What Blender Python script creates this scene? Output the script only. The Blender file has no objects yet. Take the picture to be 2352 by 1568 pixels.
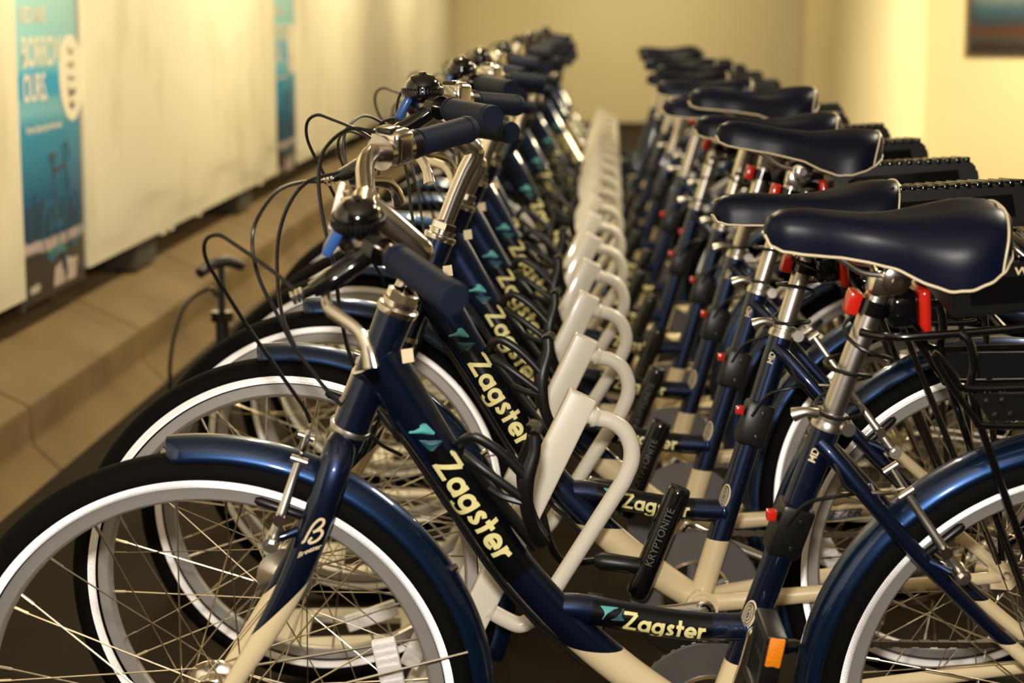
import bpy, bmesh, math, random
from mathutils import Vector, Matrix
R = math.radians
random.seed(7)
sc = bpy.context.scene
COL = sc.collection

# ------------------------------------------------------------------ camera
CAM_Z = 1.15735
cd = bpy.data.cameras.new('camera'); cam = bpy.data.objects.new('camera', cd); COL.objects.link(cam)
cam.location = (0, 0, CAM_Z); cam.rotation_euler = (R(90 - 9.4676), 0, 0)
cd.sensor_width = 36.0; cd.lens = 4600 * 36.0 / 2352
cd.dof.use_dof = True; cd.dof.focus_distance = 2.68; cd.dof.aperture_fstop = 4.6
cd.clip_start = 0.05; cd.clip_end = 100
sc.camera = cam
# ------------------------------------------------------------------ world and lamps
w = bpy.data.worlds.new('garage_air'); sc.world = w; w.use_nodes = True
w.node_tree.nodes['Background'].inputs[0].default_value = (1.0, 0.72, 0.38, 1)
w.node_tree.nodes['Background'].inputs[1].default_value = 0.02

ROWA = R(2.75)
ROW = Vector((math.sin(ROWA), math.cos(ROWA), 0))      # along the row of bikes, away from the camera
PERP = Vector((math.cos(ROWA), -math.sin(ROWA), 0))    # across the row, to the right
UP = Vector((0, 0, 1))
def wp(off, b, z): return PERP * off + ROW * b + UP * z

def area(name, loc, sx, sy, power, color, rot=(0, 0, 0)):
    l = bpy.data.lights.new(name, 'AREA'); l.shape = 'RECTANGLE'; l.size = sx; l.size_y = sy
    l.energy = power; l.color = color
    o = bpy.data.objects.new(name, l); COL.objects.link(o); o.location = loc; o.rotation_euler = rot
    return o
WARM = (1.0, 0.84, 0.52)
# ceiling strip lamps of the garage
# (the left-hand ones are angled to wash the panel wall)
area('ceiling_lamp', wp(-0.40, 4.9, 2.52), 0.14, 1.3, 62, WARM, (0, R(52), -ROWA))
area('ceiling_lamp', wp(-0.40, 8.4, 2.52), 0.14, 1.3, 68, WARM, (0, R(52), -ROWA))
area('ceiling_lamp', wp(-0.40, 12.0, 2.52), 0.14, 1.3, 62, WARM, (0, R(52), -ROWA))
area('ceiling_lamp', wp(-0.40, 15.8, 2.52), 0.14, 1.3, 52, WARM, (0, R(52), -ROWA))
area('ceiling_lamp', wp(0.4, 18.4, 2.52), 0.14, 1.3, 84, WARM, (0, 0, -ROWA))
area('ceiling_lamp', wp(3.5, 9.9, 2.52), 0.14, 1.3, 250, WARM, (0, 0, -ROWA))
area('ceiling_troffer', wp(1.75, 4.6, 2.55), 0.6, 1.2, 62, (1.0, 0.88, 0.68), (0, 0, -ROWA))
# the camera's flash unit above the lens
fl = bpy.data.lights.new('camera_flash', 'POINT'); fl.energy = 215; fl.shadow_soft_size = 0.035; fl.color = (1.0, 0.92, 0.83)
fo = bpy.data.objects.new('camera_flash', fl); COL.objects.link(fo); fo.location = (-0.03, -0.02, CAM_Z + 0.16)

vs = sc.view_settings
vs.view_transform = 'Standard'; vs.look = 'None'; vs.gamma = 1.0; vs.use_curve_mapping = False
vs.exposure = 0.0

# ------------------------------------------------------------------ materials
def new_mat(name):
    m = bpy.data.materials.new(name); m.use_nodes = True
    return m, m.node_tree, m.node_tree.nodes['Principled BSDF']
def setp(b, **k):
    for a, v in k.items(): b.inputs[a].default_value = v
def mat(name, col, metallic=0.0, rough=0.5, coat=0.0, var=0.12, scale=30.0, bump=0.0, bscale=200.0, spec=0.5):
    m, nt, b = new_mat(name)
    tc = nt.nodes.new('ShaderNodeTexCoord'); n = nt.nodes.new('ShaderNodeTexNoise')
    n.inputs['Scale'].default_value = scale; n.inputs['Detail'].default_value = 4
    nt.links.new(tc.outputs['Object'], n.inputs['Vector'])
    mr = nt.nodes.new('ShaderNodeMapRange'); mr.inputs[3].default_value = 1 - var; mr.inputs[4].default_value = 1 + var
    nt.links.new(n.outputs['Fac'], mr.inputs[0])
    mx = nt.nodes.new('ShaderNodeMix'); mx.data_type = 'RGBA'; mx.blend_type = 'MULTIPLY'; mx.inputs[0].default_value = 1
    mx.inputs[6].default_value = (*col, 1); nt.links.new(mr.outputs[0], mx.inputs[7])
    nt.links.new(mx.outputs[2], b.inputs['Base Color'])
    setp(b, Metallic=metallic, Roughness=rough)
    b.inputs['Coat Weight'].default_value = coat; b.inputs['Coat Roughness'].default_value = 0.06
    b.inputs['Specular IOR Level'].default_value = spec
    if bump:
        n2 = nt.nodes.new('ShaderNodeTexNoise'); n2.inputs['Scale'].default_value = bscale; n2.inputs['Detail'].default_value = 5
        nt.links.new(tc.outputs['Object'], n2.inputs['Vector'])
        bp = nt.nodes.new('ShaderNodeBump'); bp.inputs['Strength'].default_value = bump; bp.inputs['Distance'].default_value = 0.002
        nt.links.new(n2.outputs['Fac'], bp.inputs['Height']); nt.links.new(bp.outputs[0], b.inputs['Normal'])
    return m
NAVY = (0.006, 0.0165, 0.054); CREAM = (0.80, 0.66, 0.40)
def two_tone(name, expr_axis):
    """navy metallic paint, cream below the colour break z < c0 + c1*x (+ c2*x^2), metres in the bike's own axes"""
    c0, c1 = expr_axis
    m, nt, b = new_mat(name)
    tc = nt.nodes.new('ShaderNodeTexCoord'); sp = nt.nodes.new('ShaderNodeSeparateXYZ')
    nt.links.new(tc.outputs['Object'], sp.inputs[0])
    ma = nt.nodes.new('ShaderNodeMath'); ma.operation = 'MULTIPLY_ADD'; ma.inputs[1].default_value = c1; ma.inputs[2].default_value = c0
    nt.links.new(sp.outputs['X'], ma.inputs[0])
    lt = nt.nodes.new('ShaderNodeMath'); lt.operation = 'LESS_THAN'
    nt.links.new(sp.outputs['Z'], lt.inputs[0]); nt.links.new(ma.outputs[0], lt.inputs[1])
    mx = nt.nodes.new('ShaderNodeMix'); mx.data_type = 'RGBA'
    mx.inputs[6].default_value = (*NAVY, 1); mx.inputs[7].default_value = (*CREAM, 1)
    nt.links.new(lt.outputs[0], mx.inputs[0]); nt.links.new(mx.outputs[2], b.inputs['Base Color'])
    mm = nt.nodes.new('ShaderNodeMapRange'); mm.inputs[3].default_value = 0.78; mm.inputs[4].default_value = 0.0
    nt.links.new(lt.outputs[0], mm.inputs[0]); nt.links.new(mm.outputs[0], b.inputs['Metallic'])
    n = nt.nodes.new('ShaderNodeTexNoise'); n.inputs['Scale'].default_value = 60; nt.links.new(tc.outputs['Object'], n.inputs['Vector'])
    mr = nt.nodes.new('ShaderNodeMapRange'); mr.inputs[3].default_value = 0.30; mr.inputs[4].default_value = 0.40
    nt.links.new(n.outputs['Fac'], mr.inputs[0]); nt.links.new(mr.outputs[0], b.inputs['Roughness'])
    b.inputs['Coat Weight'].default_value = 0.9; b.inputs['Coat Roughness'].default_value = 0.05
    return m
M = {}
M['frame'] = two_tone('frame_paint', (0.452, -0.125))
M['stay'] = two_tone('stay_paint', (0.42, 0.0))
M['fork'] = two_tone('fork_paint', (0.385, 1.0))
M['navy'] = mat('fender_paint', (0.010, 0.034, 0.100), 0.85, 0.34, 0.8, 0.06, 40)
M['cream'] = mat('cream_paint', CREAM, 0, 0.35, 0.5, 0.05, 12)
M['rack'] = mat('rack_powder_coat', (0.78, 0.73, 0.62), 0, 0.32, 0.4, 0.05, 9, 0.05, 300)
M['rubber'] = mat('tyre_rubber', (0.0035, 0.003, 0.0026), 0, 0.72, 0, 0.3, 40, 0.25, 120, 0.08)
M['grip'] = mat('grip_rubber', (0.010, 0.015, 0.033), 0, 0.62, 0, 0.12, 60, 0.1, 500, 0.2)
M['black'] = mat('black_plastic', (0.0045, 0.0042, 0.0042), 0, 0.38, 0, 0.2, 40)
M['gloss'] = mat('gloss_black', (0.003, 0.003, 0.0035), 0, 0.14, 0.6, 0.2, 40)
M['chrome'] = mat('polished_alloy', (0.82, 0.78, 0.72), 1.0, 0.17, 0, 0.06, 25)
M['alloy'] = mat('satin_alloy', (0.62, 0.58, 0.52), 1.0, 0.34, 0, 0.08, 30)
M['bar'] = mat('smoked_alloy', (0.34, 0.29, 0.25), 1.0, 0.2, 0, 0.08, 30)
M['rim'] = mat('rim_alloy', (0.36, 0.345, 0.33), 0.4, 0.42, 0, 0.08, 30)
M['spoke'] = mat('spoke_steel', (0.72, 0.64, 0.50), 1.0, 0.24, 0, 0.1, 30)
M['strip'] = mat('reflective_strip', (1.0, 0.99, 0.985), 0.72, 0.34, 0, 0.0, 30)
M['lens'] = mat('clear_reflector', (0.95, 0.93, 0.92), 0.2, 0.12, 0.6, 0.1, 400, 0.6, 700)
M['saddle'] = mat('saddle_vinyl', (0.003, 0.005, 0.017), 0, 0.34, 0.0, 0.1, 50, 0.06, 900, 0.2)
M['trim'] = mat('saddle_piping', (0.78, 0.68, 0.46), 0, 0.45, 0, 0.05, 30)
M['red'] = mat('red_plastic', (0.62, 0.020, 0.008), 0, 0.22, 0.5, 0.1, 60)
M['amber'] = mat('amber_reflector', (0.95, 0.28, 0.01), 0, 0.2, 0.6, 0.3, 300, 0.6, 500)
M['letter'] = mat('logo_yellow', (0.86, 0.80, 0.36), 0, 0.4, 0.3, 0.03, 30)
M['teal'] = mat('logo_teal', (0.10, 0.44, 0.44), 0, 0.4, 0.3, 0.03, 30)
M['teal2'] = mat('logo_dark_teal', (0.012, 0.095, 0.12), 0, 0.4, 0.3, 0.03, 30)
M['decalblack'] = mat('decal_black', (0.0018, 0.0018, 0.003), 0, 0.30, 0.0, 0.05, 30, spec=0.35)
M['label'] = mat('paper_label', (0.78, 0.66, 0.42), 0, 0.6, 0, 0.12, 300)
M['greytxt'] = mat('grey_print', (0.10, 0.09, 0.09), 0, 0.5, 0, 0.05, 30)
M['bluelever'] = mat('blue_plastic', (0.03, 0.10, 0.34), 0, 0.35, 0.2, 0.05, 30)
M['disc'] = mat('chain_guard_grey', (0.10, 0.095, 0.092), 0.3, 0.45, 0, 0.08, 30)
M['chain'] = mat('oily_chain', (0.10, 0.08, 0.055), 0.9, 0.42, 0, 0.3, 200)

# ------------------------------------------------------------------ mesh helpers
def finish(bm, name, mats, smooth=True, angle=38):
    bmesh.ops.recalc_face_normals(bm, faces=bm.faces)
    me = bpy.data.meshes.new(name); bm.to_mesh(me); bm.free()
    for m in (mats if isinstance(mats, (list, tuple)) else [mats]): me.materials.append(m)
    if smooth:
        me.polygons.foreach_set('use_smooth', [True] * len(me.polygons))
        me.set_sharp_from_angle(angle=R(angle))
    return me
def link(name, me, parent=None, mw=None):
    o = bpy.data.objects.new(name, me); COL.objects.link(o)
    if parent: o.parent = parent
    if mw is not None: o.matrix_local = mw
    return o
def tag(o, label, cat, group=None, kind=None):
    if label: o['label'] = label
    if cat: o['category'] = cat
    if group: o['group'] = group
    if kind: o['kind'] = kind
    return o
def smooth_path(pts, n=6):
    P = [Vector(p) for p in pts]; out = []
    for i in range(len(P) - 1):
        p0 = P[i - 1] if i else P[i] * 2 - P[i + 1]; p1, p2 = P[i], P[i + 1]
        p3 = P[i + 2] if i + 2 < len(P) else p2 * 2 - p1
        for k in range(n):
            t = k / n
            out.append(0.5 * ((2 * p1) + (p2 - p0) * t + (2 * p0 - 5 * p1 + 4 * p2 - p3) * t * t + (3 * p1 - p0 - 3 * p2 + p3) * t ** 3))
    out.append(P[-1]); return out
def lerp_list(vals, n):
    out = []
    for i in range(n):
        t = i / (n - 1) * (len(vals) - 1); k = min(int(t), len(vals) - 2); out.append(vals[k] + (vals[k + 1] - vals[k]) * (t - k))
    return out
def tube(bm, pts, rad, seg=12, ref=None, squash=1.0, mi=0, caps=True, closed=False):
    """sweep; rad number or list; ref = direction of the first cross axis (its radius is multiplied by squash)"""
    P = [Vector(p) for p in pts]; n = len(P)
    rr = lerp_list(rad, n) if isinstance(rad, (list, tuple)) else [rad] * n
    prev = None; rings = []
    for i in range(n):
        if closed: t = (P[(i + 1) % n] - P[i - 1]).normalized()
        else: t = (P[min(i + 1, n - 1)] - P[max(i - 1, 0)]).normalized()
        if ref is not None: a = (Vector(ref) - t * t.dot(Vector(ref))).normalized()
        elif prev is None:
            a = t.orthogonal().normalized()
        else: a = (prev - t * t.dot(prev)).normalized()
        prev = a; b = t.cross(a)
        rings.append([bm.verts.new(P[i] + a * (math.cos(2 * math.pi * k / seg) * rr[i] * squash) + b * (math.sin(2 * math.pi * k / seg) * rr[i])) for k in range(seg)])
    m = n if closed else n - 1
    for i in range(m):
        A, B = rings[i], rings[(i + 1) % n]
        for k in range(seg):
            f = bm.faces.new((A[k], A[(k + 1) % seg], B[(k + 1) % seg], B[k])); f.material_index = mi
    if caps and not closed:
        bm.faces.new(rings[0][::-1]).material_index = mi; bm.faces.new(rings[-1]).material_index = mi
def box(bm, c, s, rot=None, bev=0.0, mi=0, bseg=2):
    r = bmesh.ops.create_cube(bm, size=1.0); vs_ = r['verts']
    T = Matrix.Translation(Vector(c)) @ (rot.to_4x4() if rot is not None else Matrix.Identity(4)) @ Matrix.Diagonal((*s, 1))
    bmesh.ops.transform(bm, matrix=T, verts=vs_)
    fs = set(f for v in vs_ for f in v.link_faces)
    for f in fs: f.material_index = mi
    if bev:
        es = list(set(e for v in vs_ for e in v.link_edges))
        bmesh.ops.bevel(bm, geom=es, offset=bev, segments=bseg, affect='EDGES', profile=0.5)
def lathe(bm, prof, c, axis, seg=32, mi=0, closed=False):
    """profile of (radius, height along axis)"""
    ax = Vector(axis).normalized(); a = ax.orthogonal().normalized(); b = ax.cross(a); c = Vector(c)
    rings = []
    for r, h in prof:
        if r < 1e-6: rings.append([bm.verts.new(c + ax * h)])
        else: rings.append([bm.verts.new(c + ax * h + a * math.cos(2 * math.pi * k / seg) * r + b * math.sin(2 * math.pi * k / seg) * r) for k in range(seg)])
    n = len(rings)
    for i in range(n if closed else n - 1):
        A, B = rings[i], rings[(i + 1) % n]
        for k in range(seg):
            k2 = (k + 1) % seg
            if len(A) == 1 and len(B) == 1: continue
            if len(A) == 1: f = bm.faces.new((A[0], B[k2], B[k]))
            elif len(B) == 1: f = bm.faces.new((A[k], A[k2], B[0]))
            else: f = bm.faces.new((A[k], A[k2], B[k2], B[k]))
            f.material_index = mi
def prism(bm, poly, y0, y1, mi=0, fn=None):
    """polygon of (x, z) extruded along y"""
    A = [bm.verts.new((x, y0, z)) for x, z in poly]; B = [bm.verts.new((x, y1, z)) for x, z in poly]
    n = len(poly)
    bm.faces.new(A).material_index = mi; bm.faces.new(B[::-1]).material_index = mi
    for i in range(n): bm.faces.new((A[i], B[i], B[(i + 1) % n], A[(i + 1) % n])).material_index = mi
def mm(*p): return tuple(v / 1000.0 for v in p)
def mms(L): return [mm(*p) for p in L]
def xz(L, y=0): return [(x / 1000, y / 1000, z / 1000) for x, z in L]
def mirror(L): return [(x, -y, z) for x, y, z in L]

# strokes of the rounded logo letters, in units of the x-height
def arc(cx, cy, r, a0, a1, n=14): return [(cx + r * math.cos(R(a0 + (a1 - a0) * i / n)), cy + r * math.sin(R(a0 + (a1 - a0) * i / n))) for i in range(n + 1)]
SW = 0.27
GLYPH = {
 'Z': ([[(0.02, 1.36), (1.0, 1.36)], [(0.98, 1.36), (0.16, 0.13)], [(0.05, 0.13), (1.12, 0.13)], [(0.06, 1.46), (0.02, 1.2)]], 1.22),
 'a': ([arc(0.48, 0.5, 0.37, 0, 360, 28), [(0.87, 0.0), (0.87, 1.0)]], 1.12),
 'g': ([arc(0.48, 0.5, 0.37, 0, 360, 28), [(0.87, 1.0), (0.87, -0.1)], arc(0.49, -0.1, 0.38, 0, -165, 14)], 1.12),
 's': ([smooth_path([(0.62, 0.80, 0), (0.40, 0.88, 0), (0.20, 0.73, 0), (0.36, 0.53, 0), (0.56, 0.30, 0), (0.38, 0.12, 0), (0.10, 0.20, 0)], 4)], 0.78),
 't': ([[(0.32, 0.0), (0.32, 1.38)], [(0.04, 0.86), (0.66, 0.86)]], 0.76),
 'e': ([arc(0.48, 0.5, 0.37, 0, 318, 24), [(0.14, 0.47), (0.95, 0.47)]], 1.06),
 'r': ([[(0.14, 0.0), (0.14, 1.0)], smooth_path([(0.15, 0.55, 0), (0.3, 0.80, 0), (0.62, 0.86, 0)], 4)], 0.66),
}
def stroke_word(bm, word, unit, fmap, mi=0, step=0.0035):
    u0 = 0.0; layer = 0
    for ch in word:
        strokes, adv = GLYPH[ch]
        for st in strokes:
            P = [Vector((p[0], p[1])) for p in st]
            Q = [P[0]]
            for a, b in zip(P, P[1:]):
                n = max(1, int((b - a).length * unit / step))
                for k in range(1, n + 1): Q.append(a.lerp(b, k / n))
            closed = (Q[0] - Q[-1]).length < 1e-4
            rows = []
            for i, q in enumerate(Q):
                if closed: t = (Q[(i + 1) % (len(Q) - 1)] - Q[(i - 1) % (len(Q) - 1)]).normalized()
                else: t = (Q[min(i + 1, len(Q) - 1)] - Q[max(i - 1, 0)]).normalized()
                nrm = Vector((-t.y, t.x))
                rows.append([bm.verts.new(fmap((u0 + q.x + nrm.x * SW * s) * unit, (q.y + nrm.y * SW * s) * unit, layer * 2e-5)) for s in (-0.5, 0, 0.5)])
            for A, B in zip(rows, rows[1:]):
                for k in range(2): bm.faces.new((A[k], A[k + 1], B[k + 1], B[k])).material_index = mi
            layer += 1
        u0 += adv
    return u0 * unit
_fcache = {}
def font_mesh(text, size, bold=0.0, shear=0.0, align='LEFT', cut=None, sx=1.0):
    """builtin typeface turned into a flat mesh in (u, v)"""
    cu = bpy.data.curves.new('txt', 'FONT'); cu.body = text; cu.size = size; cu.offset = bold; cu.shear = shear; cu.align_x = align
    cu.resolution_u = 4
    o = bpy.data.objects.new('txt', cu); COL.objects.link(o)
    bpy.context.view_layer.update()
    me = bpy.data.meshes.new_from_object(o.evaluated_get(bpy.context.evaluated_depsgraph_get()))
    bpy.data.objects.remove(o); bpy.data.curves.remove(cu)
    bm = bmesh.new(); bm.from_mesh(me); bpy.data.meshes.remove(me)
    bmesh.ops.triangulate(bm, faces=bm.faces)
    if cut:
        ys = [v.co.y for v in bm.verts]; y = min(ys) + cut
        while y < max(ys):
            bmesh.ops.bisect_plane(bm, geom=bm.verts[:] + bm.edges[:] + bm.faces[:], plane_co=(0, y, 0), plane_no=(0, 1, 0)); y += cut
    if sx != 1.0:
        for v in bm.verts: v.co.x *= sx
    return bm
def map_bm(bm, f):
    for v in bm.verts: v.co = Vector(f(v.co.x, v.co.y, 0))
    return bm

# ================================================================== BICYCLE (own axes: x to the rear, y away to its right, z up; origin under the front hub)
WB, HR = 1.063, 0.325
HS0, HS1 = Vector(mm(173.5, 0, 679.3)), Vector(mm(229.4, 0, 824.5))
SAX = (HS1 - HS0).normalized()
BB = Vector(mm(616, 0, 276)); STT = Vector(mm(738.7, 0, 683.7)); SEATAX = (STT - BB).normalized()
DT = smooth_path(xz([(203, 768), (225, 735), (265, 670), (316, 586), (366, 506), (425, 433), (492, 368), (556, 318), (612, 280)]), 6)
DTR = [0.033, 0.030, 0.0255, 0.0228, 0.0222, 0.0222, 0.0222, 0.0215, 0.020]
TTP = smooth_path(xz([(420, 446), (450, 444), (500, 433), (560, 422), (600, 417), (655, 414)]), 6)
def along(path, s):
    acc = 0
    for a, b in zip(path, path[1:]):
        l = (b - a).length
        if acc + l >= s: return a + (b - a) * ((s - acc) / l), (b - a).normalized()
        acc += l
    return path[-1], (path[-1] - path[-2]).normalized()
def tube_map(path, s0, rad, v0=0.0, lift=0.0007):
    """(u, v) -> point on the left side of an in-plane tube; v grows towards its upper side"""
    def f(u, v, z):
        p, t = along(path, s0 + u); nn = Vector((0, -1, 0)).cross(t)
        if nn.z < 0 and abs(nn.z) > 0.2: nn = -nn
        ph = (v + v0) / rad; r = rad + lift + z
        return p + Vector((0, -1, 0)) * (r * math.cos(ph)) + nn * (r * math.sin(ph))
    return f

REC = []   # prototype records: name, mesh, transform group, parent index, level of detail, label
def rec(name, me, grp='static', parent=None, lod=99, label=None, post=None):
    REC.append(dict(name=name, me=me, grp=grp, parent=parent, lod=lod, label=label, post=post)); return len(REC) - 1

# ---- frame
bm = bmesh.new()
tube(bm, [HS0, HS0.lerp(HS1, .5), HS1], [0.0225, 0.0205, 0.0225], 24)
tube(bm, DT, DTR, 24, ref=(0, 1, 0), squash=0.9)
tube(bm, TTP, 0.0172, 20)
tube(bm, [BB, BB.lerp(STT, .5), STT], [0.0175, 0.0178, 0.0178], 22)
FRAME = rec('frame', finish(bm, 'frame', M['frame']))
bm = bmesh.new()     # weld beads at the joints
for p, ax, r_ in ((mm(651, 0, 414), (1, 0, 0), 0.0186),):
    lathe(bm, [(r_ - .001, -.004), (r_ + .0012, -.001), (r_ + .0012, .002), (r_ - .001, .005)], p, ax, 20)
rec('weld_bead', finish(bm, 'weld_bead', M['navy']), parent=FRAME, lod=3)
for s in (-1, 1):
    bm = bmesh.new()
    tube(bm, smooth_path([mm(727, 10 * s, 660), mm(745, 22 * s, 642), mm(785, 38 * s, 597), mm(841, 50 * s, 534), mm(898, 56 * s, 476), mm(956, 60 * s, 420), mm(1058, 66 * s, 331)], 5), [0.0105, 0.0100, 0.0085], 14)
    tube(bm, [mm(850, 52 * s, 526), mm(868, 58 * s, 520), mm(880, 64 * s, 514)], 0.006, 10)
    rec('seat_stay', finish(bm, 'seat_stay', M['stay']), parent=FRAME)
bm = bmesh.new(); tube(bm, [mm(800, -42, 582), mm(796, 0, 586), mm(800, 42, 582)], 0.007, 10)
rec('stay_bridge', finish(bm, 'stay_bridge', M['stay']), parent=FRAME, lod=6)
for s in (-1, 1):
    bm = bmesh.new()
    tube(bm, smooth_path([mm(622, 18 * s, 277), mm(690, 34 * s, 286), mm(800, 50 * s, 299), mm(930, 60 * s, 312), mm(1055, 66 * s, 323)], 5), [0.014, 0.0135, 0.011, 0.009], 14, ref=(0, 1, 0), squash=.8)
    prism(bm, [(1.035, .345), (1.052, .350), (1.078, .336), (1.085, .318), (1.070, .304), (1.040, .306)], (66 * s - 3) / 1000, (66 * s + 3) / 1000)
    rec('chain_stay', finish(bm, 'chain_stay', M['cream']), parent=FRAME)
bm = bmesh.new()
tube(bm, [mm(616, -36, 276), mm(616, 36, 276)], 0.0225, 24)
lathe(bm, [(0.020, -.040), (.0245, -.040), (.0245, -.034), (.0225, -.032)], BB, (0, 1, 0), 24)
rec('bottom_bracket', finish(bm, 'bottom_bracket', M['cream']), parent=FRAME)
# lettering on the down tube: wordmark, triangles, small label
f = tube_map(DT, 0.142, 0.0226, -0.0125, .0009)
bm = bmesh.new(); stroke_word(bm, 'Zagster', 0.0221, f)
rec('lettering', finish(bm, 'wordmark', M['letter'], False), parent=FRAME, label='yellow Zagster wordmark')
def flat_poly(polys, f, mats, name):
    bm = bmesh.new()
    for mi, poly in polys:
        c = Vector((sum(p[0] for p in poly) / len(poly), sum(p[1] for p in poly) / len(poly)))
        n = 4; prev = None
        for k in range(n + 1):
            ring = [bm.verts.new(f(*(c.lerp(Vector(p), max(k / n, .02))), 0)) for p in poly]
            if prev:
                for i in range(len(poly)): bm.faces.new((prev[i], ring[i], ring[(i + 1) % len(poly)], prev[(i + 1) % len(poly)])).material_index = mi
            else: bm.faces.new(ring).material_index = mi
            prev = ring
    return finish(bm, name, mats, False)
TRI = [(0, [(-.030, .002), (-.028, .001), (-.006, .010), (-.008, .017), (-.012, .021)]), (1, [(-.027, -.004), (-.004, .005), (-.002, .004), (-.012, -.014), (-.016, -.015)])]
TRI2 = [(0, [(-.034, .020), (-.016, .031), (-.013, .030), (-.013, .010), (-.015, .009)]), (1, [(-.010, .009), (-.007, .008), (.000, .026), (-.001, .029), (-.010, .029)])]
def side_map(path, rad, lift=.0012):
    def f(u, v, z):
        q = Vector((u, 0, v)); d = min((q - p).length for p in path)
        return Vector((u, -(math.sqrt(max(rad * rad - d * d, 1e-7)) * .92 + lift), v))
    return f
rec('logo_mark', flat_poly([(0, [mm(241, 682.5), mm(242.5, 680.8), mm(271, 680), mm(272, 682), mm(262, 693.5), mm(258, 694.5)]), (1, [mm(253, 673.5), mm(280, 672), mm(281, 670.5), mm(270, 660.5), mm(267, 660), mm(264.5, 661.5)])], side_map(DT, .0262, .0015), [M['teal'], M['teal2']], 'logo_mark'), parent=FRAME, label='two teal triangles')
bm = bmesh.new(); fm = tube_map(DT, 0.0, 0.0226, 0, 0.0003)
rows = [[bm.verts.new(fm(0.105 + 0.215 * i / 24, -0.026 + 0.050 * j / 14, 0)) for j in range(15)] for i in range(25)]
for i in range(24):
    for j in range(14): bm.faces.new((rows[i][j], rows[i][j + 1], rows[i + 1][j + 1], rows[i + 1][j]))
rec('decal_panel', finish(bm, 'downtube_decal', M['decalblack'], True), parent=FRAME, lod=10)
rec('label', flat_poly([(0, [(-.008, -.007), (.008, -.007), (.008, .007), (-.008, .007)])], lambda u, v, z: Vector((0.241 + v * .95 + u * .12, -0.0262 - u * .18, 0.778 - u * .98 + v * .15)), [M['label']], 'label'), parent=FRAME, lod=6, label='small cream paper label')
# top tube decal panel and wordmark
LT = sum((b - a).length for a, b in zip(TTP, TTP[1:]))
f = tube_map(TTP, 0.080, 0.0172, -0.0095, 0.0011)
bm = bmesh.new(); stroke_word(bm, 'Zagster', 0.0152, f)
def badge(text, size, fm, matl, name, cut=.003, bold=0, shear=0, sx=1.0):
    return finish(map_bm(font_mesh(text, size, bold, shear, cut=cut, sx=sx), fm), name, matl, False)
bm2 = font_mesh('a better way to bike', 0.0072, 0.0, 0, cut=.003)
map_bm(bm2, tube_map(TTP, 0.128, 0.0172, -0.0185, 0.0011)); me_ = bpy.data.meshes.new('t'); bm2.to_mesh(me_); bm2.free(); bm.from_mesh(me_); bpy.data.meshes.remove(me_)
rec('lettering', finish(bm, 'wordmark_small', M['letter'], False), parent=FRAME, lod=8, label='yellow Zagster wordmark with tag line')
rec('logo_mark', flat_poly([(0, [mm(471, 453), mm(493, 449.5), mm(473, 437)]), (1, [mm(483, 436), mm(498, 448), mm(500, 447), mm(499.5, 434.5)])], side_map(TTP, .0184, .0012), [M['teal'], M['teal2']], 'logo_mark_small'), parent=FRAME, lod=6)
bm = bmesh.new()
fm = tube_map(TTP, 0.0, 0.0172, 0, 0.0006)
rows = [[bm.verts.new(fm(0.040 + 0.150 * i / 20, -0.0225 + 0.045 * j / 14, 0)) for j in range(15)] for i in range(21)]
for i in range(20):
    for j in range(14): bm.faces.new((rows[i][j], rows[i][j + 1], rows[i + 1][j + 1], rows[i + 1][j]))
rec('decal_panel', finish(bm, 'decal_panel', M['decalblack'], True), parent=FRAME, lod=8)
# oval badge low on the seat tube and maker's name on the chain stay
STP = [BB + SEATAX * (k * .02) for k in range(22)]
def seat_map(s0, v0): 
    def f(u, v, z):
        p = BB + SEATAX * (s0 + u); nn = Vector((0, -1, 0)).cross(SEATAX); nn = nn if nn.x < 0 else -nn
        ph = (v + v0) / 0.0178; r = .0188 + z
        return p + Vector((0, -1, 0)) * r * math.cos(ph) + nn * r * math.sin(ph)
    return f
rec('badge', flat_poly([(0, [(.020 * math.cos(R(a)), .009 * math.sin(R(a))) for a in range(0, 360, 15)]), (1, [(.018 * math.cos(R(a)), .0072 * math.sin(R(a)), ) for a in range(0, 360, 15)])], lambda u, v, z: seat_map(0.165, 0.014)(u, v, .0006 if abs(u) / .0181 + abs(v) / .0073 < 2 and (u / .0181) ** 2 + (v / .0073) ** 2 <= 1.0 else 0), [M['label'], M['greytxt']], 'badge'), parent=FRAME, lod=4)
rec('size_mark', finish(map_bm(font_mesh('MD', .012, .0003, cut=.003), seat_map(0.375, .004)), 'size_mark', M['label'], False), parent=FRAME, lod=4)
bmx = font_mesh('BREEZER', 0.019, 0.0005, 0.35, sx=1.25)
map_bm(bmx, lambda u, v, z: Vector((0.815 + u, -0.0625 - u * .06, 0.2935 + u * .10 + v)))
rec('lettering', finish(bmx, 'maker_name', M['bluelever'], False), parent=FRAME, lod=4, label='maker name on the chain stay')
# cables along the down tube
bm = bmesh.new()
for y in (-.009, .009):
    pts = []
    for i in range(14):
        p, t = along(DT, 0.02 + i * 0.034); nn = Vector((t.z, 0, -t.x)); nn = nn if nn.z < 0 else -nn
        pts.append(p + nn * (0.0275 if 1 < i < 12 else .024) + Vector((0, y, 0)))
    tube(bm, pts, 0.0025, 8)
rec('cable', finish(bm, 'downtube_cable', M['black']), parent=FRAME, lod=8)
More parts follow.
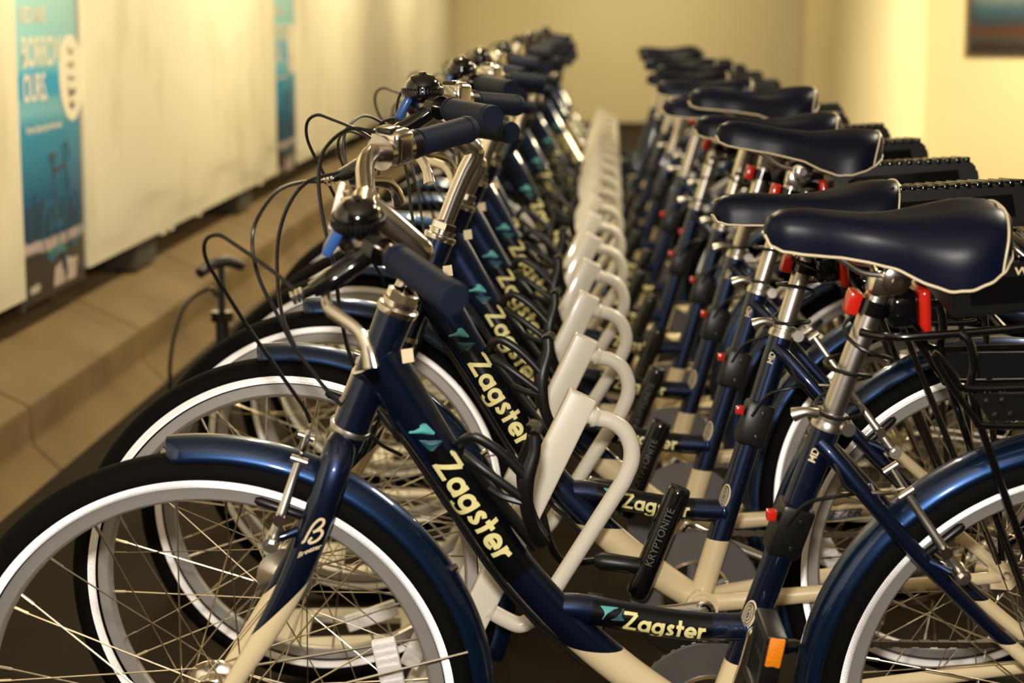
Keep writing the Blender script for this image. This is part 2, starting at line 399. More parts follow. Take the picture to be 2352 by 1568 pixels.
# ---- bottle cage on the down tube
bm = bmesh.new()
tube(bm, smooth_path(xz([(294, 657), (322, 620), (352, 580), (392, 527)]), 3), 0.0075, 10, ref=(0, 1, 0), squash=1.7)
for s in (-1, 1):
    if s < 0:
        tube(bm, smooth_path([mm(300, 6 * s, 655), mm(305, 16 * s, 669), mm(318, 22 * s, 676), mm(340, 25 * s, 664), mm(360, 26 * s, 646), mm(378, 27 * s, 626)], 5), 0.0062, 10, ref=(0, 1, 0), squash=.7)
        tube(bm, smooth_path([mm(306, 10 * s, 650), mm(325, 20 * s, 637), mm(350, 25 * s, 619), mm(379, 27 * s, 597)], 5), 0.0058, 10, ref=(0, 1, 0), squash=.7)
        tube(bm, smooth_path([mm(336, 10 * s, 607), mm(352, 20 * s, 600), mm(378, 26 * s, 594)], 4), 0.005, 8)
    tube(bm, smooth_path([mm(388, 18 * s, 676), mm(388, 22 * s, 655), mm(379, 27 * s, 622), mm(380, 25 * s, 585), mm(389, 18 * s, 555), mm(402, 8 * s, 533)], 5), [.0075, .0075, .0095, .0085, .008, .008], 10, ref=(0, 1, 0), squash=.6)
tube(bm, smooth_path([mm(388, -18, 676), mm(393, 0, 680), mm(388, 18, 676)], 5), 0.0065, 8)
rec('bottle_cage', finish(bm, 'bottle_cage', M['black']), lod=10)

# ---- fork (steers)
bm = bmesh.new()
tube(bm, [HS0 - SAX * .022, HS0 - SAX * .002], [0.0205, 0.0215], 24)
for s in (-1, 1):
    tube(bm, smooth_path([mm(166, 6 * s, 668), mm(163, 26 * s, 664), mm(158, 42 * s, 645), mm(147, 50 * s, 612), mm(127, 53 * s, 555), mm(104, 55 * s, 500), mm(76, 57 * s, 447), mm(42, 59 * s, 392), mm(8, 60 * s, 336)], 5),
         [0.017, 0.019, 0.0192, 0.0188, 0.0182, 0.0168, 0.0145, 0.0115, 0.009], 18, ref=(0, 1, 0), squash=0.78)
    prism(bm, [(-.012, .318), (-.006, .312), (.010, .316), (.022, .345), (.010, .352), (-.008, .334)], (57 * s - 2.5) / 1000, (57 * s + 2.5) / 1000)
    tube(bm, [mm(116, 50 * s, 572), mm(100, 55 * s, 567), mm(84, 58 * s, 563)], 0.0055, 10)
FORK = rec('fork', finish(bm, 'fork', M['fork']), 'steer')
def fork_map(u, v, z): return Vector((0.1215 + u, -0.0676 - 0.1 * abs(u - .012) - abs(u - .012) ** 2 * 12, 0.5585 + v * .97 + u * .42))
GLYPH['B'] = ([smooth_path([(0.0, 0.35, 0), (0.10, 0.30, 0), (0.30, 0.62, 0), (0.60, 1.0, 0), (0.92, 1.18, 0), (1.12, 1.06, 0), (1.05, 0.82, 0), (0.72, 0.62, 0), (0.55, 0.58, 0)], 5), smooth_path([(0.58, 0.60, 0), (0.95, 0.58, 0), (1.02, 0.34, 0), (0.78, 0.08, 0), (0.45, 0.04, 0), (0.34, 0.20, 0), (0.50, 0.32, 0)], 5)], 1.2)
SW = 0.15; bmx = bmesh.new(); stroke_word(bmx, 'B', 0.023, fork_map); SW = 0.27
me_ = bpy.data.meshes.new('t'); bmx.to_mesh(me_); bmx.free()
bmx = font_mesh('Breezer', 0.0085, 0.0002, 0.35); map_bm(bmx, lambda u, v, z: fork_map(u - .006, v - .010, z)); bmx.from_mesh(me_); bpy.data.meshes.remove(me_)
rec('lettering', finish(bmx, 'fork_script', M['label'], False), 'steer', parent=FORK, lod=4, label='cream script B and small name below')
# headset
bm = bmesh.new()
lathe(bm, [(.019, -.004), (.0235, -.003), (.0245, .001), (.0245, .0045), (.022, .006), (.019, .0065), (.019, .010), (.0205, .0105), (.0205, .0135), (.0165, .014)], HS1, SAX, 28)
lathe(bm, [(.0165, .0140), (.0195, .0141), (.0195, .0235), (.0165, .025), (.0135, .025)], HS1, SAX, 6)
rec('headset', finish(bm, 'headset', M['chrome']), 'steer', lod=12)
bm = bmesh.new()
lathe(bm, [(.020, -.004), (.0240, -.003), (.0245, .000), (.0235, .004), (.020, .005)], HS0, SAX, 28)
rec('lower_headset', finish(bm, 'lower_headset', M['alloy']), 'steer', lod=8)

# ---- handlebar group
bm = bmesh.new()
tube(bm, smooth_path(xz([(200, 752), (229, 826), (246, 864)]), 3) + smooth_path(xz([(256, 882), (258.5, 890), (254, 897)]), 3) + smooth_path(xz([(240, 909), (215, 930), (196, 943)]), 3), [0.0125, 0.0128, 0.0138, 0.0148, 0.0172, 0.0190], 16, ref=(0, 1, 0), squash=0.95)
tube(bm, [mm(193, -22, 945), mm(193, 22, 945)], 0.0175, 20)
for s in (-1, 1): tube(bm, [mm(176, 13 * s, 931), mm(172, 13 * s, 960)], 0.0045, 8)
rec('stem', finish(bm, 'stem', M['chrome']), 'bar')
half = [(193, 0, 945), (193, 32, 946), (190, 66, 951), (187, 105, 958), (191, 138, 962), (207, 166, 962), (236, 190, 959), (303, 286, 950)]
bm = bmesh.new()
tube(bm, smooth_path(mms([(x, -y, z) for x, y, z in half[::-1]] + half[1:]), 6), 0.0112, 16)
BAR = rec('handlebar', finish(bm, 'handlebar', M['bar']), 'bar')
def gline(t): return Vector((236 + (303 - 236) * t, 190 + 96 * t, 959 - 9 * t)) / 1000
for s in (-1, 1):
    def g(t): p = gline(t); return Vector((p.x, p.y * s, p.z))
    bm = bmesh.new()
    tube(bm, [g(t) for t in (.06, .10, .5, .9, 1.0, 1.03)], [.0158, .0166, .0166, .0168, .0172, .0165], 22)
    for t in (.12, .95):
        tube(bm, [g(t - .012), g(t + .012)], .0176, 22)
    rec('grip', finish(bm, 'grip', M['grip']), 'bar')
bm = bmesh.new()   # twist shifter on the right
for k in range(7):
    t0 = -.16 + k * .031
    tube(bm, [gline(t0), gline(t0 + .018)], .0185, 20)
tube(bm, [gline(-.17), gline(.06)], .0172, 20)
SH = rec('twist_shifter', finish(bm, 'twist_shifter', M['black']), 'bar')
gd = (gline(1) - gline(0)).normalized(); q = gd.to_track_quat('X', 'Z').to_matrix()
bm = bmesh.new(); box(bm, gline(-.30) + Vector((0, 0, .006)), (.036, .046, .044), q, .010, bseg=4); tube(bm, [gline(-.50), gline(-.12)], .021, 20)
rec('shifter_housing', finish(bm, 'shifter_housing', M['chrome']), 'bar', parent=SH, lod=8, label='chrome gear shifter housing')
bm = bmesh.new(); box(bm, gline(-.29) + Vector((-.003, -.004, .026)), (.026, .024, .008), q, .003)
rec('gear_window', finish(bm, 'gear_window', M['gloss']), 'bar', parent=SH, lod=4)
for s in (-1, 1):
    def Y(L): return [(x / 1000, y * s / 1000, z / 1000) for x, y, z in L]
    bm = bmesh.new()
    tube(bm, Y([(226, 184, 960), (214, 172, 962)]), .0165, 16)
    tube(bm, smooth_path(Y([(214, 174, 958), (195, 178, 944), (172, 186, 930), (152, 192, 920)]), 4), [.0120, .0115, .0125, .0085], 12, ref=(0, 1, 0), squash=1.25)
    tube(bm, Y([(156, 191, 922), (140, 193, 914)]), .0055, 10)
    LV = rec('brake_lever', finish(bm, 'brake_lever', M['gloss']), 'bar')
    bm = bmesh.new()
    tube(bm, smooth_path(Y([(166, 190, 915), (170, 204, 905), (184, 221, 901), (203, 240, 894), (213, 252, 879), (217, 258, 862)]), 5), [.0058, .0055, .0055, .005, .0055, .0075], 10, ref=(0, 0, 1), squash=1.5)
    rec('lever_blade', finish(bm, 'lever_blade', M['chrome']), 'bar', parent=LV, label='chrome lever blade')
    bm = bmesh.new()
    for k in range(3): tube(bm, [Vector(Y([(143, 192.5, 916)])[0]).lerp(Vector(Y([(128, 195, 910)])[0]), k * .3 + a) for a in (0, .2)], [.008, .0075], 10)
    rec('barrel_adjuster', finish(bm, 'barrel_adjuster', M['chrome']), 'bar', parent=LV, lod=6)
# bell on the left
bc = Vector(mm(198, -142, 948)); bax = Vector((0.0, -.15, 1)).normalized()
bm = bmesh.new()
lathe(bm, [(.0, .062), (.005, .062), (.006, .059), (.016, .056), (.0225, .049), (.0245, .0425), (.0245, .0405), (.0285, .0395), (.0295, .035), (.0285, .030), (.022, .0265), (.015, .024), (.012, .014), (.012, .004)], bc, bax, 36)
BELL = rec('bell', finish(bm, 'bell', M['gloss']), 'bar')
bm = bmesh.new()
for k in range(36):
    a = 2 * math.pi * k / 36; d = Vector((math.cos(a), math.sin(a), 0)); p = bc + bax * .035 + d * .0288
    box(bm, p, (.0022, .0018, .008), Matrix.Rotation(a, 3, 'Z'))
rec('bell_ring', finish(bm, 'bell_ring', M['black'], False), 'bar', parent=BELL, lod=3)
bm = bmesh.new()
box(bm, Vector(mm(172, -146, 960)), (.012, .030, .036), Matrix.Rotation(.5, 3, 'Y'), .005, bseg=3)
rec('bell_lever', finish(bm, 'bell_lever', M['bluelever']), 'bar', parent=BELL, lod=6, label='blue thumb lever')
bm = bmesh.new()
lathe(bm, [(.0155, -.014), (.0175, -.012), (.0175, .012), (.0155, .014)], mm(196, -146, 962), (.35, 1, 0), 22)
rec('bell_clamp', finish(bm, 'bell_clamp', M['chrome']), 'bar', parent=BELL, lod=6)
bm = bmesh.new(); box(bm, mm(160, 30, 936), (.009, .044, .046), Matrix.Rotation(.25, 3, 'Y'), .003)
rec('front_reflector', finish(bm, 'front_reflector', M['lens']), 'bar', lod=10)
# cables in front of the bars
for nm, pts in (('brake_cable', [(140, -193, 914), (109, -165, 930), (66, -125, 944), (43, -105, 949), (27, -95, 938), (26, -85, 911), (43, -72, 869), (64, -58, 821), (96, -48, 761), (122, -42, 714), (128, -38, 694)]),
                ('brake_cable', [(128, 195, 910), (106, 130, 930), (87, 60, 942), (70, 5, 926), (66, -8, 898), (74, -14, 860), (93, -18, 819), (112, -22, 780), (150, -28, 727), (176, -30, 700), (205, -27, 664), (232, -14, 640)]),
                ('shift_cable', [(196, 158, 985), (165, 145, 992), (139, 115, 976), (133, 95, 945), (140, 75, 897), (153, 52, 850), (160, 34, 800), (172, 28, 745), (196, 27, 690), (228, 14, 645)]),
                ('light_cable', [(150, 170, 930), (118, 120, 935), (97, 100, 914), (84, 90, 876), (83, 70, 835), (92, 30, 800), (112, -18, 778)])):
    bm = bmesh.new(); tube(bm, smooth_path(mms(pts), 7), 0.0024, 8)
    rec(nm, finish(bm, nm, M['black']), 'bar', lod=10)

# ---- fenders
def fender(name, c, a0, a1, grp, r0=0.339, hw=0.0285):
    bm = bmesh.new(); n = 64; prev = None; N = 12
    for i in range(n + 1):
        a = R(a0 + (a1 - a0) * i / n); d = Vector((math.sin(a), 0, math.cos(a)))
        end = min(i, n - i) * abs(a1 - a0) / n
        wk = hw * (1 if end > 3 else 0.72 + .28 * math.sqrt(max(0, 1 - (1 - end / 3) ** 2)))
        top, bot = [], []
        for j in range(N + 1):
            ph = -1 + 2 * j / N; y = wk * math.sin(ph * 1.35) / math.sin(1.35); h = -0.030 * (1 - math.cos(ph * 1.35)) / (1 - math.cos(1.35)) * .8
            top.append(bm.verts.new(Vector(c) + d * (r0 + h + .007) + Vector((0, y, 0))))
            bot.append(bm.verts.new(Vector(c) + d * (r0 + h + .0055) + Vector((0, y * .96, 0))))
        if prev:
            for j in range(N):
                bm.faces.new((prev[0][j], prev[0][j + 1], top[j + 1], top[j])); bm.faces.new((prev[1][j], bot[j], bot[j + 1], prev[1][j + 1]))
            for j in (0, N): bm.faces.new((prev[0][j], top[j], bot[j], prev[1][j]))
        else:
            for j in range(N): bm.faces.new((top[j], top[j + 1], bot[j + 1], bot[j]))
        prev = (top, bot)
    for j in range(N): bm.faces.new((prev[0][j], prev[1][j], prev[1][j + 1], prev[0][j + 1]))
    return rec(name, finish(bm, name, M['navy'], True, 60), grp)
FF = fender('front_fender', (0, 0, HR), -7, 112, 'steer')
RF = fender('rear_fender', (WB, 0, HR), -112, 118, 'static', 0.342, 0.030)
for par, c, angs, grp in ((FF, 0, (75, 100), 'steer'), (RF, WB, (62, 95), 'static')):
    for a in angs:
        for s in (-1, 1):
            bm = bmesh.new(); e = Vector((c + .323 * math.sin(R(a)), .0305 * s, HR + .323 * math.cos(R(a))))
            tube(bm, [Vector((c + .01, .062 * s, HR + .012)), e], .0018, 6)
            rec('fender_stay', finish(bm, 'fender_stay', M['alloy']), grp, parent=par, lod=8)
for a in (58, 93):
    bm = bmesh.new(); tube(bm, [Vector((.352 * math.sin(R(a)), -.01, HR + .352 * math.cos(R(a)))), Vector((.343 * math.sin(R(a)), -.01, HR + .343 * math.cos(R(a))))], .0045, 8)
    rec('fender_bolt', finish(bm, 'fender_bolt', M['chrome']), 'steer', parent=FF, lod=3)

# ---- wheels (meshes centred on the hub)
def wheel_meshes():
    out = {}
    bm = bmesh.new()
    lathe(bm, [(.2665, -.0085), (.270, -.0118), (.2845, -.0122), (.2855, -.0105), (.281, -.0095), (.279, 0), (.281, .0095), (.2855, .0105), (.2845, .0122), (.270, .0118), (.2665, .0085), (.2645, 0)], (0, 0, 0), (0, 1, 0), 120, closed=True)
    out['rim'] = finish(bm, 'rim', M['rim'])
    bm = bmesh.new(); prof = []
    for k in range(24):
        a = 2 * math.pi * (k + .5) / 24; cs, sn = math.cos(a), math.sin(a)
        prof.append((.303 + .0225 * cs * (1 if cs > 0 else .85), .0212 * math.copysign(abs(sn) ** (1 if cs > 0 else .5), sn)))
    lathe(bm, prof, (0, 0, 0), (0, 1, 0), 120, closed=True)
    out['tire'] = finish(bm, 'tire', M['rubber'], True, 60)
    # retroreflective tape: a field of tiny corner-cube facets on each sidewall
    bm = bmesh.new(); nt_ = 600; NR = 4
    for s in (-1, 1):
        R3 = [(.2868 + .0106 * q / NR, .0184 + .0048 * (q / NR) ** .8) for q in range(NR + 1)]
        rings = [[bm.verts.new((r_ * math.sin(2 * math.pi * (k + .5 * (q % 2)) / nt_), s * y_, r_ * math.cos(2 * math.pi * (k + .5 * (q % 2)) / nt_))) for k in range(nt_)] for q, (r_, y_) in enumerate(R3)]
        tris = []
        for q in range(NR):
            A, B = (rings[q], rings[q + 1]) if q % 2 == 0 else (rings[q + 1], rings[q])
            for k in range(nt_):
                k2 = (k + 1) % nt_; tris += [(A[k], A[k2], B[k]), (B[k], B[k2], A[k2])]
        for t in tris:
            c = (t[0].co + t[1].co + t[2].co) / 3; e_ = (t[1].co - t[0].co).length
            nrm = (t[1].co - t[0].co).cross(t[2].co - t[0].co).normalized(); nrm = nrm if nrm.y * s < 0 else -nrm
            ap = bm.verts.new(c + nrm * e_ * .40)
            for q in range(3): bm.faces.new((t[q], t[(q + 1) % 3], ap))
    out['strip'] = finish(bm, 'reflective_strip', M['strip'], False)
    def hub(fr, hw):
        bm = bmesh.new()
        lathe(bm, [(.004, -.075), (.006, -.073), (.009, -.066), (.009, -.058), (.013, -.052), (.016, -hw - .008), (fr * .55, -hw - .006), (fr, -hw - .003), (fr, -hw), (fr * .7, -hw + .003), (fr * .62, -hw + .008), (fr * .62, hw - .008), (fr * .7, hw - .003), (fr, hw), (fr, hw + .003), (fr * .55, hw + .006), (.016, hw + .008), (.013, .052), (.009, .058), (.009, .066), (.006, .073), (.004, .075)], (0, 0, 0), (0, 1, 0), 36)
        return finish(bm, 'hub', M['chrome'], True, 45)
    out['hubF'] = hub(.042, .026); out['hubR'] = hub(.036, .026)
    sp = {}
    for nm, fr, hw in (('F', .039, .0265), ('R', .033, .0265)):
        for s in (-1, 1):
            for dr in (-1, 1):
                bm = bmesh.new(); a1 = R(50 * dr)
                p0 = Vector((0, s * (hw + .002 * dr), fr)); p1 = Vector((.262 * math.sin(a1), s * .002, .262 * math.cos(a1))); p2 = Vector((.268 * math.sin(a1), s * .001, .268 * math.cos(a1)))
                tube(bm, [p0, p1.lerp(p0, .06)], .00105, 6); tube(bm, [p1.lerp(p0, .065), p2], .0021, 6)
                sp[nm, s, dr] = finish(bm, 'spoke', M['spoke'])
    out['sp'] = sp
    bm = bmesh.new(); box(bm, (0, -.006, .222), (.092, .010, .030), None, .003)
    for k in range(9): box(bm, (-.040 + k * .010, -.0116, .222), (.004, .002, .026))
    out['refl'] = finish(bm, 'wheel_reflector', M['lens'], True)
    return out
WM = wheel_meshes()
SPK = []
for k in range(16):      # angle, side, direction
    SPK.append((k * 22.5, -1 if k % 2 else 1, 1 if (k // 2) % 2 else -1)); SPK.append((k * 22.5 + 5.6, -1 if k % 2 else 1, -1 if (k // 2) % 2 else 1))
def joined_spokes(which):
    bm = bmesh.new()
    for a, s, d in SPK:
        b2 = bmesh.new(); b2.from_mesh(WM['sp'][which, s, d]); bmesh.ops.transform(b2, matrix=Matrix.Rotation(R(a), 4, 'Y'), verts=b2.verts)
        me = bpy.data.meshes.new('t'); b2.to_mesh(me); b2.free(); bm.from_mesh(me); bpy.data.meshes.remove(me)
    return finish(bm, 'spokes', M['spoke'])
JS = {'F': joined_spokes('F'), 'R': joined_spokes('R')}

# ---- rim brakes
def v_brake(cx, base, top, grp, par_up):
    """base/top = (x, z) in mm of the near arm"""
    for s in (-1, 1):
        bm = bmesh.new(); bx_, bz = base; tx, tz = top
        dirv = Vector((tx - bx_, 0, tz - bz)).normalized(); side = Vector((dirv.z, 0, -dirv.x))
        p0, p1 = Vector((bx_, 62 * s, bz)) / 1000, Vector((tx, 40 * s, tz)) / 1000
        tube(bm, smooth_path([p0, p0.lerp(p1, .3) + Vector((0, .003 * s, 0)), p0.lerp(p1, .7), p1], 4), [.0075, .006, .0052, .005], 10, ref=(0, 1, 0), squash=.8)
        tube(bm, [p0 + Vector((0, -.012 * s, 0)), p0 + Vector((0, .014 * s, 0))], .0095, 14)
        tube(bm, [p0 + Vector((0, .014 * s, 0)), p0 + Vector((0, .019 * s, 0))], .0055, 6)
        tube(bm, [p1 - Vector(side) * .010, p1 + Vector(side) * .010], .0048, 10)
        A = rec('brake_arm', finish(bm, 'brake_arm', M['alloy']), grp, lod=8)
        bm = bmesh.new()
        pc = p0.lerp(p1, .30); ax = Vector((side.x, 0, side.z))
        e = Vector((cx / 1000, 0, HR)); rad = (Vector((pc.x, 0, pc.z)) - e); tang = Vector((rad.z, 0, -rad.x)).normalized()
        hc = e + rad.normalized() * .277; hc.y = .0185 * s
        tube(bm, [hc - tang * .034, hc - tang * .028, hc + tang * .028, hc + tang * .034], [.003, .0058, .0058, .003], 10)
        rec('brake_pad', finish(bm, 'brake_pad', M['black']), grp, parent=A, lod=8)
        bm = bmesh.new(); tube(bm, [hc, Vector((pc.x, pc.y + .012 * s, pc.z))], .0045, 10); tube(bm, [Vector((pc.x, pc.y + .006 * s, pc.z)), Vector((pc.x, pc.y + .013 * s, pc.z))], .0075, 10)
        rec('pad_bolt', finish(bm, 'pad_bolt', M['chrome']), grp, parent=A, lod=4)
    bm = bmesh.new()
    a = Vector((top[0], -40, top[1])) / 1000; b = Vector((top[0], 40, top[1])) / 1000
    tube(bm, smooth_path([a.lerp(b, .15), a + Vector((par_up[0] * .35, 0, par_up[1] * .35)), a + Vector((par_up[0] * .75, .0, par_up[1] * .75)), a + Vector((par_up[0], 0.002, par_up[1]))], 5), .0030, 8)
    tube(bm, [a, b], .0016, 6)
    rec('brake_noodle', finish(bm, 'brake_noodle', M['chrome']), grp, lod=5)
v_brake(0, (86, 563), (117, 655), 'steer', (.012, .036))
v_brake(1063, (893, 512), (827, 606), 'static', (-.062, .002))

# ---- saddle, seatpost, clamp, tail light
bm = bmesh.new()
ST = [(0, 7, 923, 914), (5, 16, 933, 904), (18, 24, 940, 899), (45, 29, 942, 896), (85, 31, 938, 893), (115, 37, 935, 889), (145, 50, 935, 884), (172, 66, 938, 873), (200, 78, 943, 866), (224, 83, 947, 869), (246, 81, 948, 878), (262, 72, 947, 888), (273, 56, 944, 898), (279, 30, 938, 906)]
N = 22; rows = []
SXs = [s[0] for s in ST]
def sad(x):
    for a, b in zip(ST, ST[1:]):
        if x <= b[0]:
            t = (x - a[0]) / (b[0] - a[0]); t = t * t * (3 - 2 * t) * .4 + t * .6
            return [a[i] + (b[i] - a[i]) * t for i in range(1, 4)]
    return ST[-1][1:]
xs = [0, 2, 5, 10, 18, 28, 40, 55, 70, 85, 100, 115, 130, 145, 158, 172, 186, 200, 212, 224, 236, 246, 255, 262, 268, 273, 276, 279]
for x in xs:
    wd, zt, zb = sad(x); ring = []
    for j in range(N + 1):
        v = -1 + 2 * j / N; ang = v * math.pi / 2
        y = wd * math.copysign(abs(math.sin(ang)) ** .80, v); k = abs(math.cos(ang)) ** .62
        z = zb + (zt - zb) * k
        ch = max(0, 1 - abs(v) / .16) * 3.0 * (1 if x > 150 else 0)
        ring.append(bm.verts.new(mm(650 + x, y, z - ch)))
    rows.append(ring)
for A, B in zip(rows, rows[1:]):
    for j in range(N): bm.faces.new((A[j], A[j + 1], B[j + 1], B[j]))
    bm.faces.new((A[0], B[0], B[-1], A[-1]))
bm.faces.new(rows[0]); bm.faces.new(rows[-1])
bmesh.ops.subdivide_edges(bm, edges=[], cuts=1)
SAD = rec('saddle', finish(bm, 'saddle', M['saddle'], True, 75), 'seat')
for s in (-1, 1):
    bm = bmesh.new(); tube(bm, smooth_path([mm(650 + x, s * sad(x)[0] * 1.002, sad(x)[2] - .8) for x in xs], 4), .0017, 8)
    rec('piping', finish(bm, 'piping', M['trim']), 'seat', parent=SAD, lod=10, label='cream edge piping')
def sad_pt(x, v):
    wd, zt, zb = sad(x); ang = v * math.pi / 2
    return Vector((650 + x, wd * math.copysign(abs(math.sin(ang)) ** .80, v), zb + (zt - zb) * abs(math.cos(ang)) ** .62)) / 1000
bm = bmesh.new(); tube(bm, [sad_pt(270 - 12 * abs(v) ** 2, v) + Vector((.0006, 0, .0004)) for v in [(-1 + k / 20) for k in range(41)]], .0016, 8)
rec('piping', finish(bm, 'rear_piping', M['trim']), 'seat', parent=SAD, lod=10)
for s in (-1, 1):
    bm = bmesh.new(); tube(bm, smooth_path([mm(672, 8 * s, 912), mm(700, 16 * s, 905), mm(735, 21 * s, 888), mm(762, 22 * s, 872), mm(800, 22 * s, 869), mm(835, 24 * s, 872), mm(868, 30 * s, 890), mm(880, 34 * s, 900)], 5), .0036, 8)
    rec('saddle_rail', finish(bm, 'saddle_rail', M['alloy']), 'seat', parent=SAD, lod=8)
SP0 = STT - SEATAX * .16; SP1 = BB + SEATAX * ((.846 - .276) / SEATAX.z)
bm = bmesh.new(); tube(bm, [SP0, STT, SP1 - SEATAX * .012, SP1], [.0138, .0138, .0138, .0120], 22)
SPO = rec('seatpost', finish(bm, 'seatpost', M['alloy']), 'seat')
cc = SP1 + Vector((.012, 0, .018))
bm = bmesh.new()
box(bm, SP1 + Vector((.006, 0, .008)), (.036, .034, .034), Matrix.Rotation(.25, 3, 'Y'), .006)
lathe(bm, [(0, -.038), (.006, -.038), (.007, -.035), (.013, -.034), (.017, -.032), (.0175, -.026), (.014, -.022), (.014, .022), (.0175, .026), (.017, .032), (.007, .036), (0, .038)], cc, (0, 1, 0), 28)
rec('saddle_clamp', finish(bm, 'saddle_clamp', M['chrome']), 'seat', parent=SPO, lod=8)
tl = SP1 - SEATAX * .022
bm = bmesh.new(); box(bm, tl + Vector((.034, 0, -.001)), (.040, .046, .044), Matrix.Rotation(-.1, 3, 'Y'), .012, bseg=3)
tube(bm, [tl - SEATAX * .009, tl + SEATAX * .009], .0185, 18)
TL = rec('tail_light', finish(bm, 'tail_light', M['gloss']), 'seat', lod=10)
bm = bmesh.new(); box(bm, tl + Vector((.057, 0, -.001)), (.014, .052, .056), Matrix.Rotation(-.1, 3, 'Y'), .0065, bseg=3)
rec('tail_lens', finish(bm, 'tail_lens', M['red']), 'seat', parent=TL, lod=8, label='red lens')
bm = bmesh.new(); box(bm, tl + Vector((-.024, 0, .006)), (.016, .026, .028), Matrix.Rotation(.25, 3, 'Y'), .004)
rec('light_strap', finish(bm, 'light_strap', M['red']), 'seat', parent=TL, lod=8, label='red strap')
bm = bmesh.new()
lathe(bm, [(.0178, -.010), (.0205, -.009), (.0205, -.002), (.0195, 0), (.0195, .003), (.0205, .004), (.0205, .010), (.0142, .011)], STT, SEATAX, 28)
tube(bm, [STT + Vector((.020, -.018, -.006)), STT + Vector((.020, .018, -.006))], .0085, 14)
tube(bm, smooth_path([STT + Vector((-.018, -.014, .014)), STT + Vector((-.032, -.016, .017)), STT + Vector((-.046, -.012, .012))], 3), [.0065, .006, .009], 10)
rec('seat_clamp', finish(bm, 'seat_clamp', M['alloy']), lod=10)
# lock-receiver sleeve on the seat tube
lm = BB + SEATAX * ((.546 - .276) / SEATAX.z); rotm = SEATAX.to_track_quat('Z', 'Y').to_matrix()
bm = bmesh.new(); box(bm, lm, (.043, .042, .068), Matrix.Rotation(math.atan2(SEATAX.x, SEATAX.z), 3, 'Y'), .007, bseg=2)
for k in (-1, 1): box(bm, lm + SEATAX * (.018 * k) + Vector((.004, -.025, 0)), (.006, .004, .008), None, .001)
LMI = rec('lock_sleeve', finish(bm, 'lock_sleeve', M['black']), lod=12)
bm = bmesh.new(); box(bm, lm + Vector((-.024, -.010, .022)), (.012, .012, .013), None, .002)
rec('button', finish(bm, 'button', M['red']), parent=LMI, lod=8, label='red button')
# cables around the seatpost down to the rear brake
bm = bmesh.new(); pts = []
for k in range(60):
    t = k / 59; a = t * 2 * math.pi * 3.2 + 1; p = STT + SEATAX * (.125 - .13 * t) + Vector((.008 * (1 - t), 0, 0)); r_ = .022 + .014 * abs(math.sin(t * 5))
    pts.append(p + Vector((math.cos(a) * r_, math.sin(a) * r_, math.sin(a * .7) * .010)))
pts += smooth_path([pts[-1], mm(742, -30, 640), mm(752, -42, 618), mm(765, -45, 608)], 4)[1:]
tube(bm, pts, .0024, 8)
rec('light_cable', finish(bm, 'rear_cable', M['black']), lod=6)
bm = bmesh.new(); tube(bm, smooth_path([mm(690, -24, 560), mm(710, -34, 592), mm(740, -44, 604), mm(765, -40, 606)], 5), .0025, 8)
rec('brake_cable', finish(bm, 'rear_brake_cable', M['black']), lod=6)

# ---- rear rack and controller box
bm = bmesh.new()
for s in (-1, 1):
    tube(bm, smooth_path([mm(765, 20 * s, 800), mm(790, 45 * s, 802), mm(830, 55 * s, 806), mm(900, 58 * s, 812), mm(1000, 60 * s, 822), mm(1130, 58 * s, 834), mm(1160, 40 * s, 836), mm(1165, 0, 836)], 5), .005, 10)
    tube(bm, smooth_path([mm(868, 60 * s, 812), mm(880, 66 * s, 800), mm(886, 68 * s, 775), mm(900, 70 * s, 700), mm(1050, 72 * s, 345)], 4), .005, 10)
    tube(bm, smooth_path([mm(1010, 62 * s, 824), mm(1014, 68 * s, 800), mm(1055, 72 * s, 350)], 4), .005, 10)
    tube(bm, smooth_path([mm(950, 72 * s, 748), mm(877, 72 * s, 748), mm(862, 72 * s, 765), mm(838, 72 * s, 790), mm(852, 73 * s, 765), mm(890, 73 * s, 713), mm(905, 73 * s, 703), mm(1000, 73 * s, 703), mm(1010, 73 * s, 715), mm(1012, 72 * s, 745), mm(950, 72 * s, 748)], 5), .0046, 10)
for x in (830, 920, 1010, 1100): tube(bm, [mm(x, -56, 806 + (x - 830) * .1), mm(x, 56, 806 + (x - 830) * .1)], .004, 8)
RK = rec('rear_rack', finish(bm, 'rear_rack', M['gloss']))
for s in (-1, 1):
    bm = bmesh.new(); prism(bm, [(.884, .742), (1.004, .742), (1.004, .709), (.908, .709)], (.0735 * s) - .002, (.0735 * s) + .002)
    rec('side_plate', finish(bm, 'side_plate', M['black']), parent=RK)
bm = bmesh.new(); me_r = None
lathe(bm, [(0, -.0032), (.003, -.0028), (.0045, 0)], (0, 0, 0), (0, 1, 0), 12)
RIV = finish(bm, 'rivet', M['bar'])
for (x, z) in ((903, 733), (921, 734), (914, 716), (932, 717)): rec('rivet', RIV, 'static', parent=RK, lod=2, post=Matrix.Translation(mm(x, -76, z)))
bm = bmesh.new()
prism(bm, [(.856, .828), (.853, .872), (.860, .887), (.900, .893), (1.080, .904), (1.094, .890), (1.100, .850), (1.090, .842)], -.062, .062)
bmesh.ops.bevel(bm, geom=bm.edges[:], offset=.005, segments=2, affect='EDGES')
BX = rec('rack_box', finish(bm, 'rack_box', M['black']))
bm = bmesh.new()
prism(bm, [(.878, .844), (.876, .869), (.888, .876), (1.060, .888), (1.066, .856)], -.0635, -.0622)
for k in range(13): box(bm, (.885 + k * .016, 0, .8935 + k * .0009), (.008, .118, .010), None, .0015)
rec('box_lid', finish(bm, 'box_lid', M['gloss']), parent=BX, lod=8)
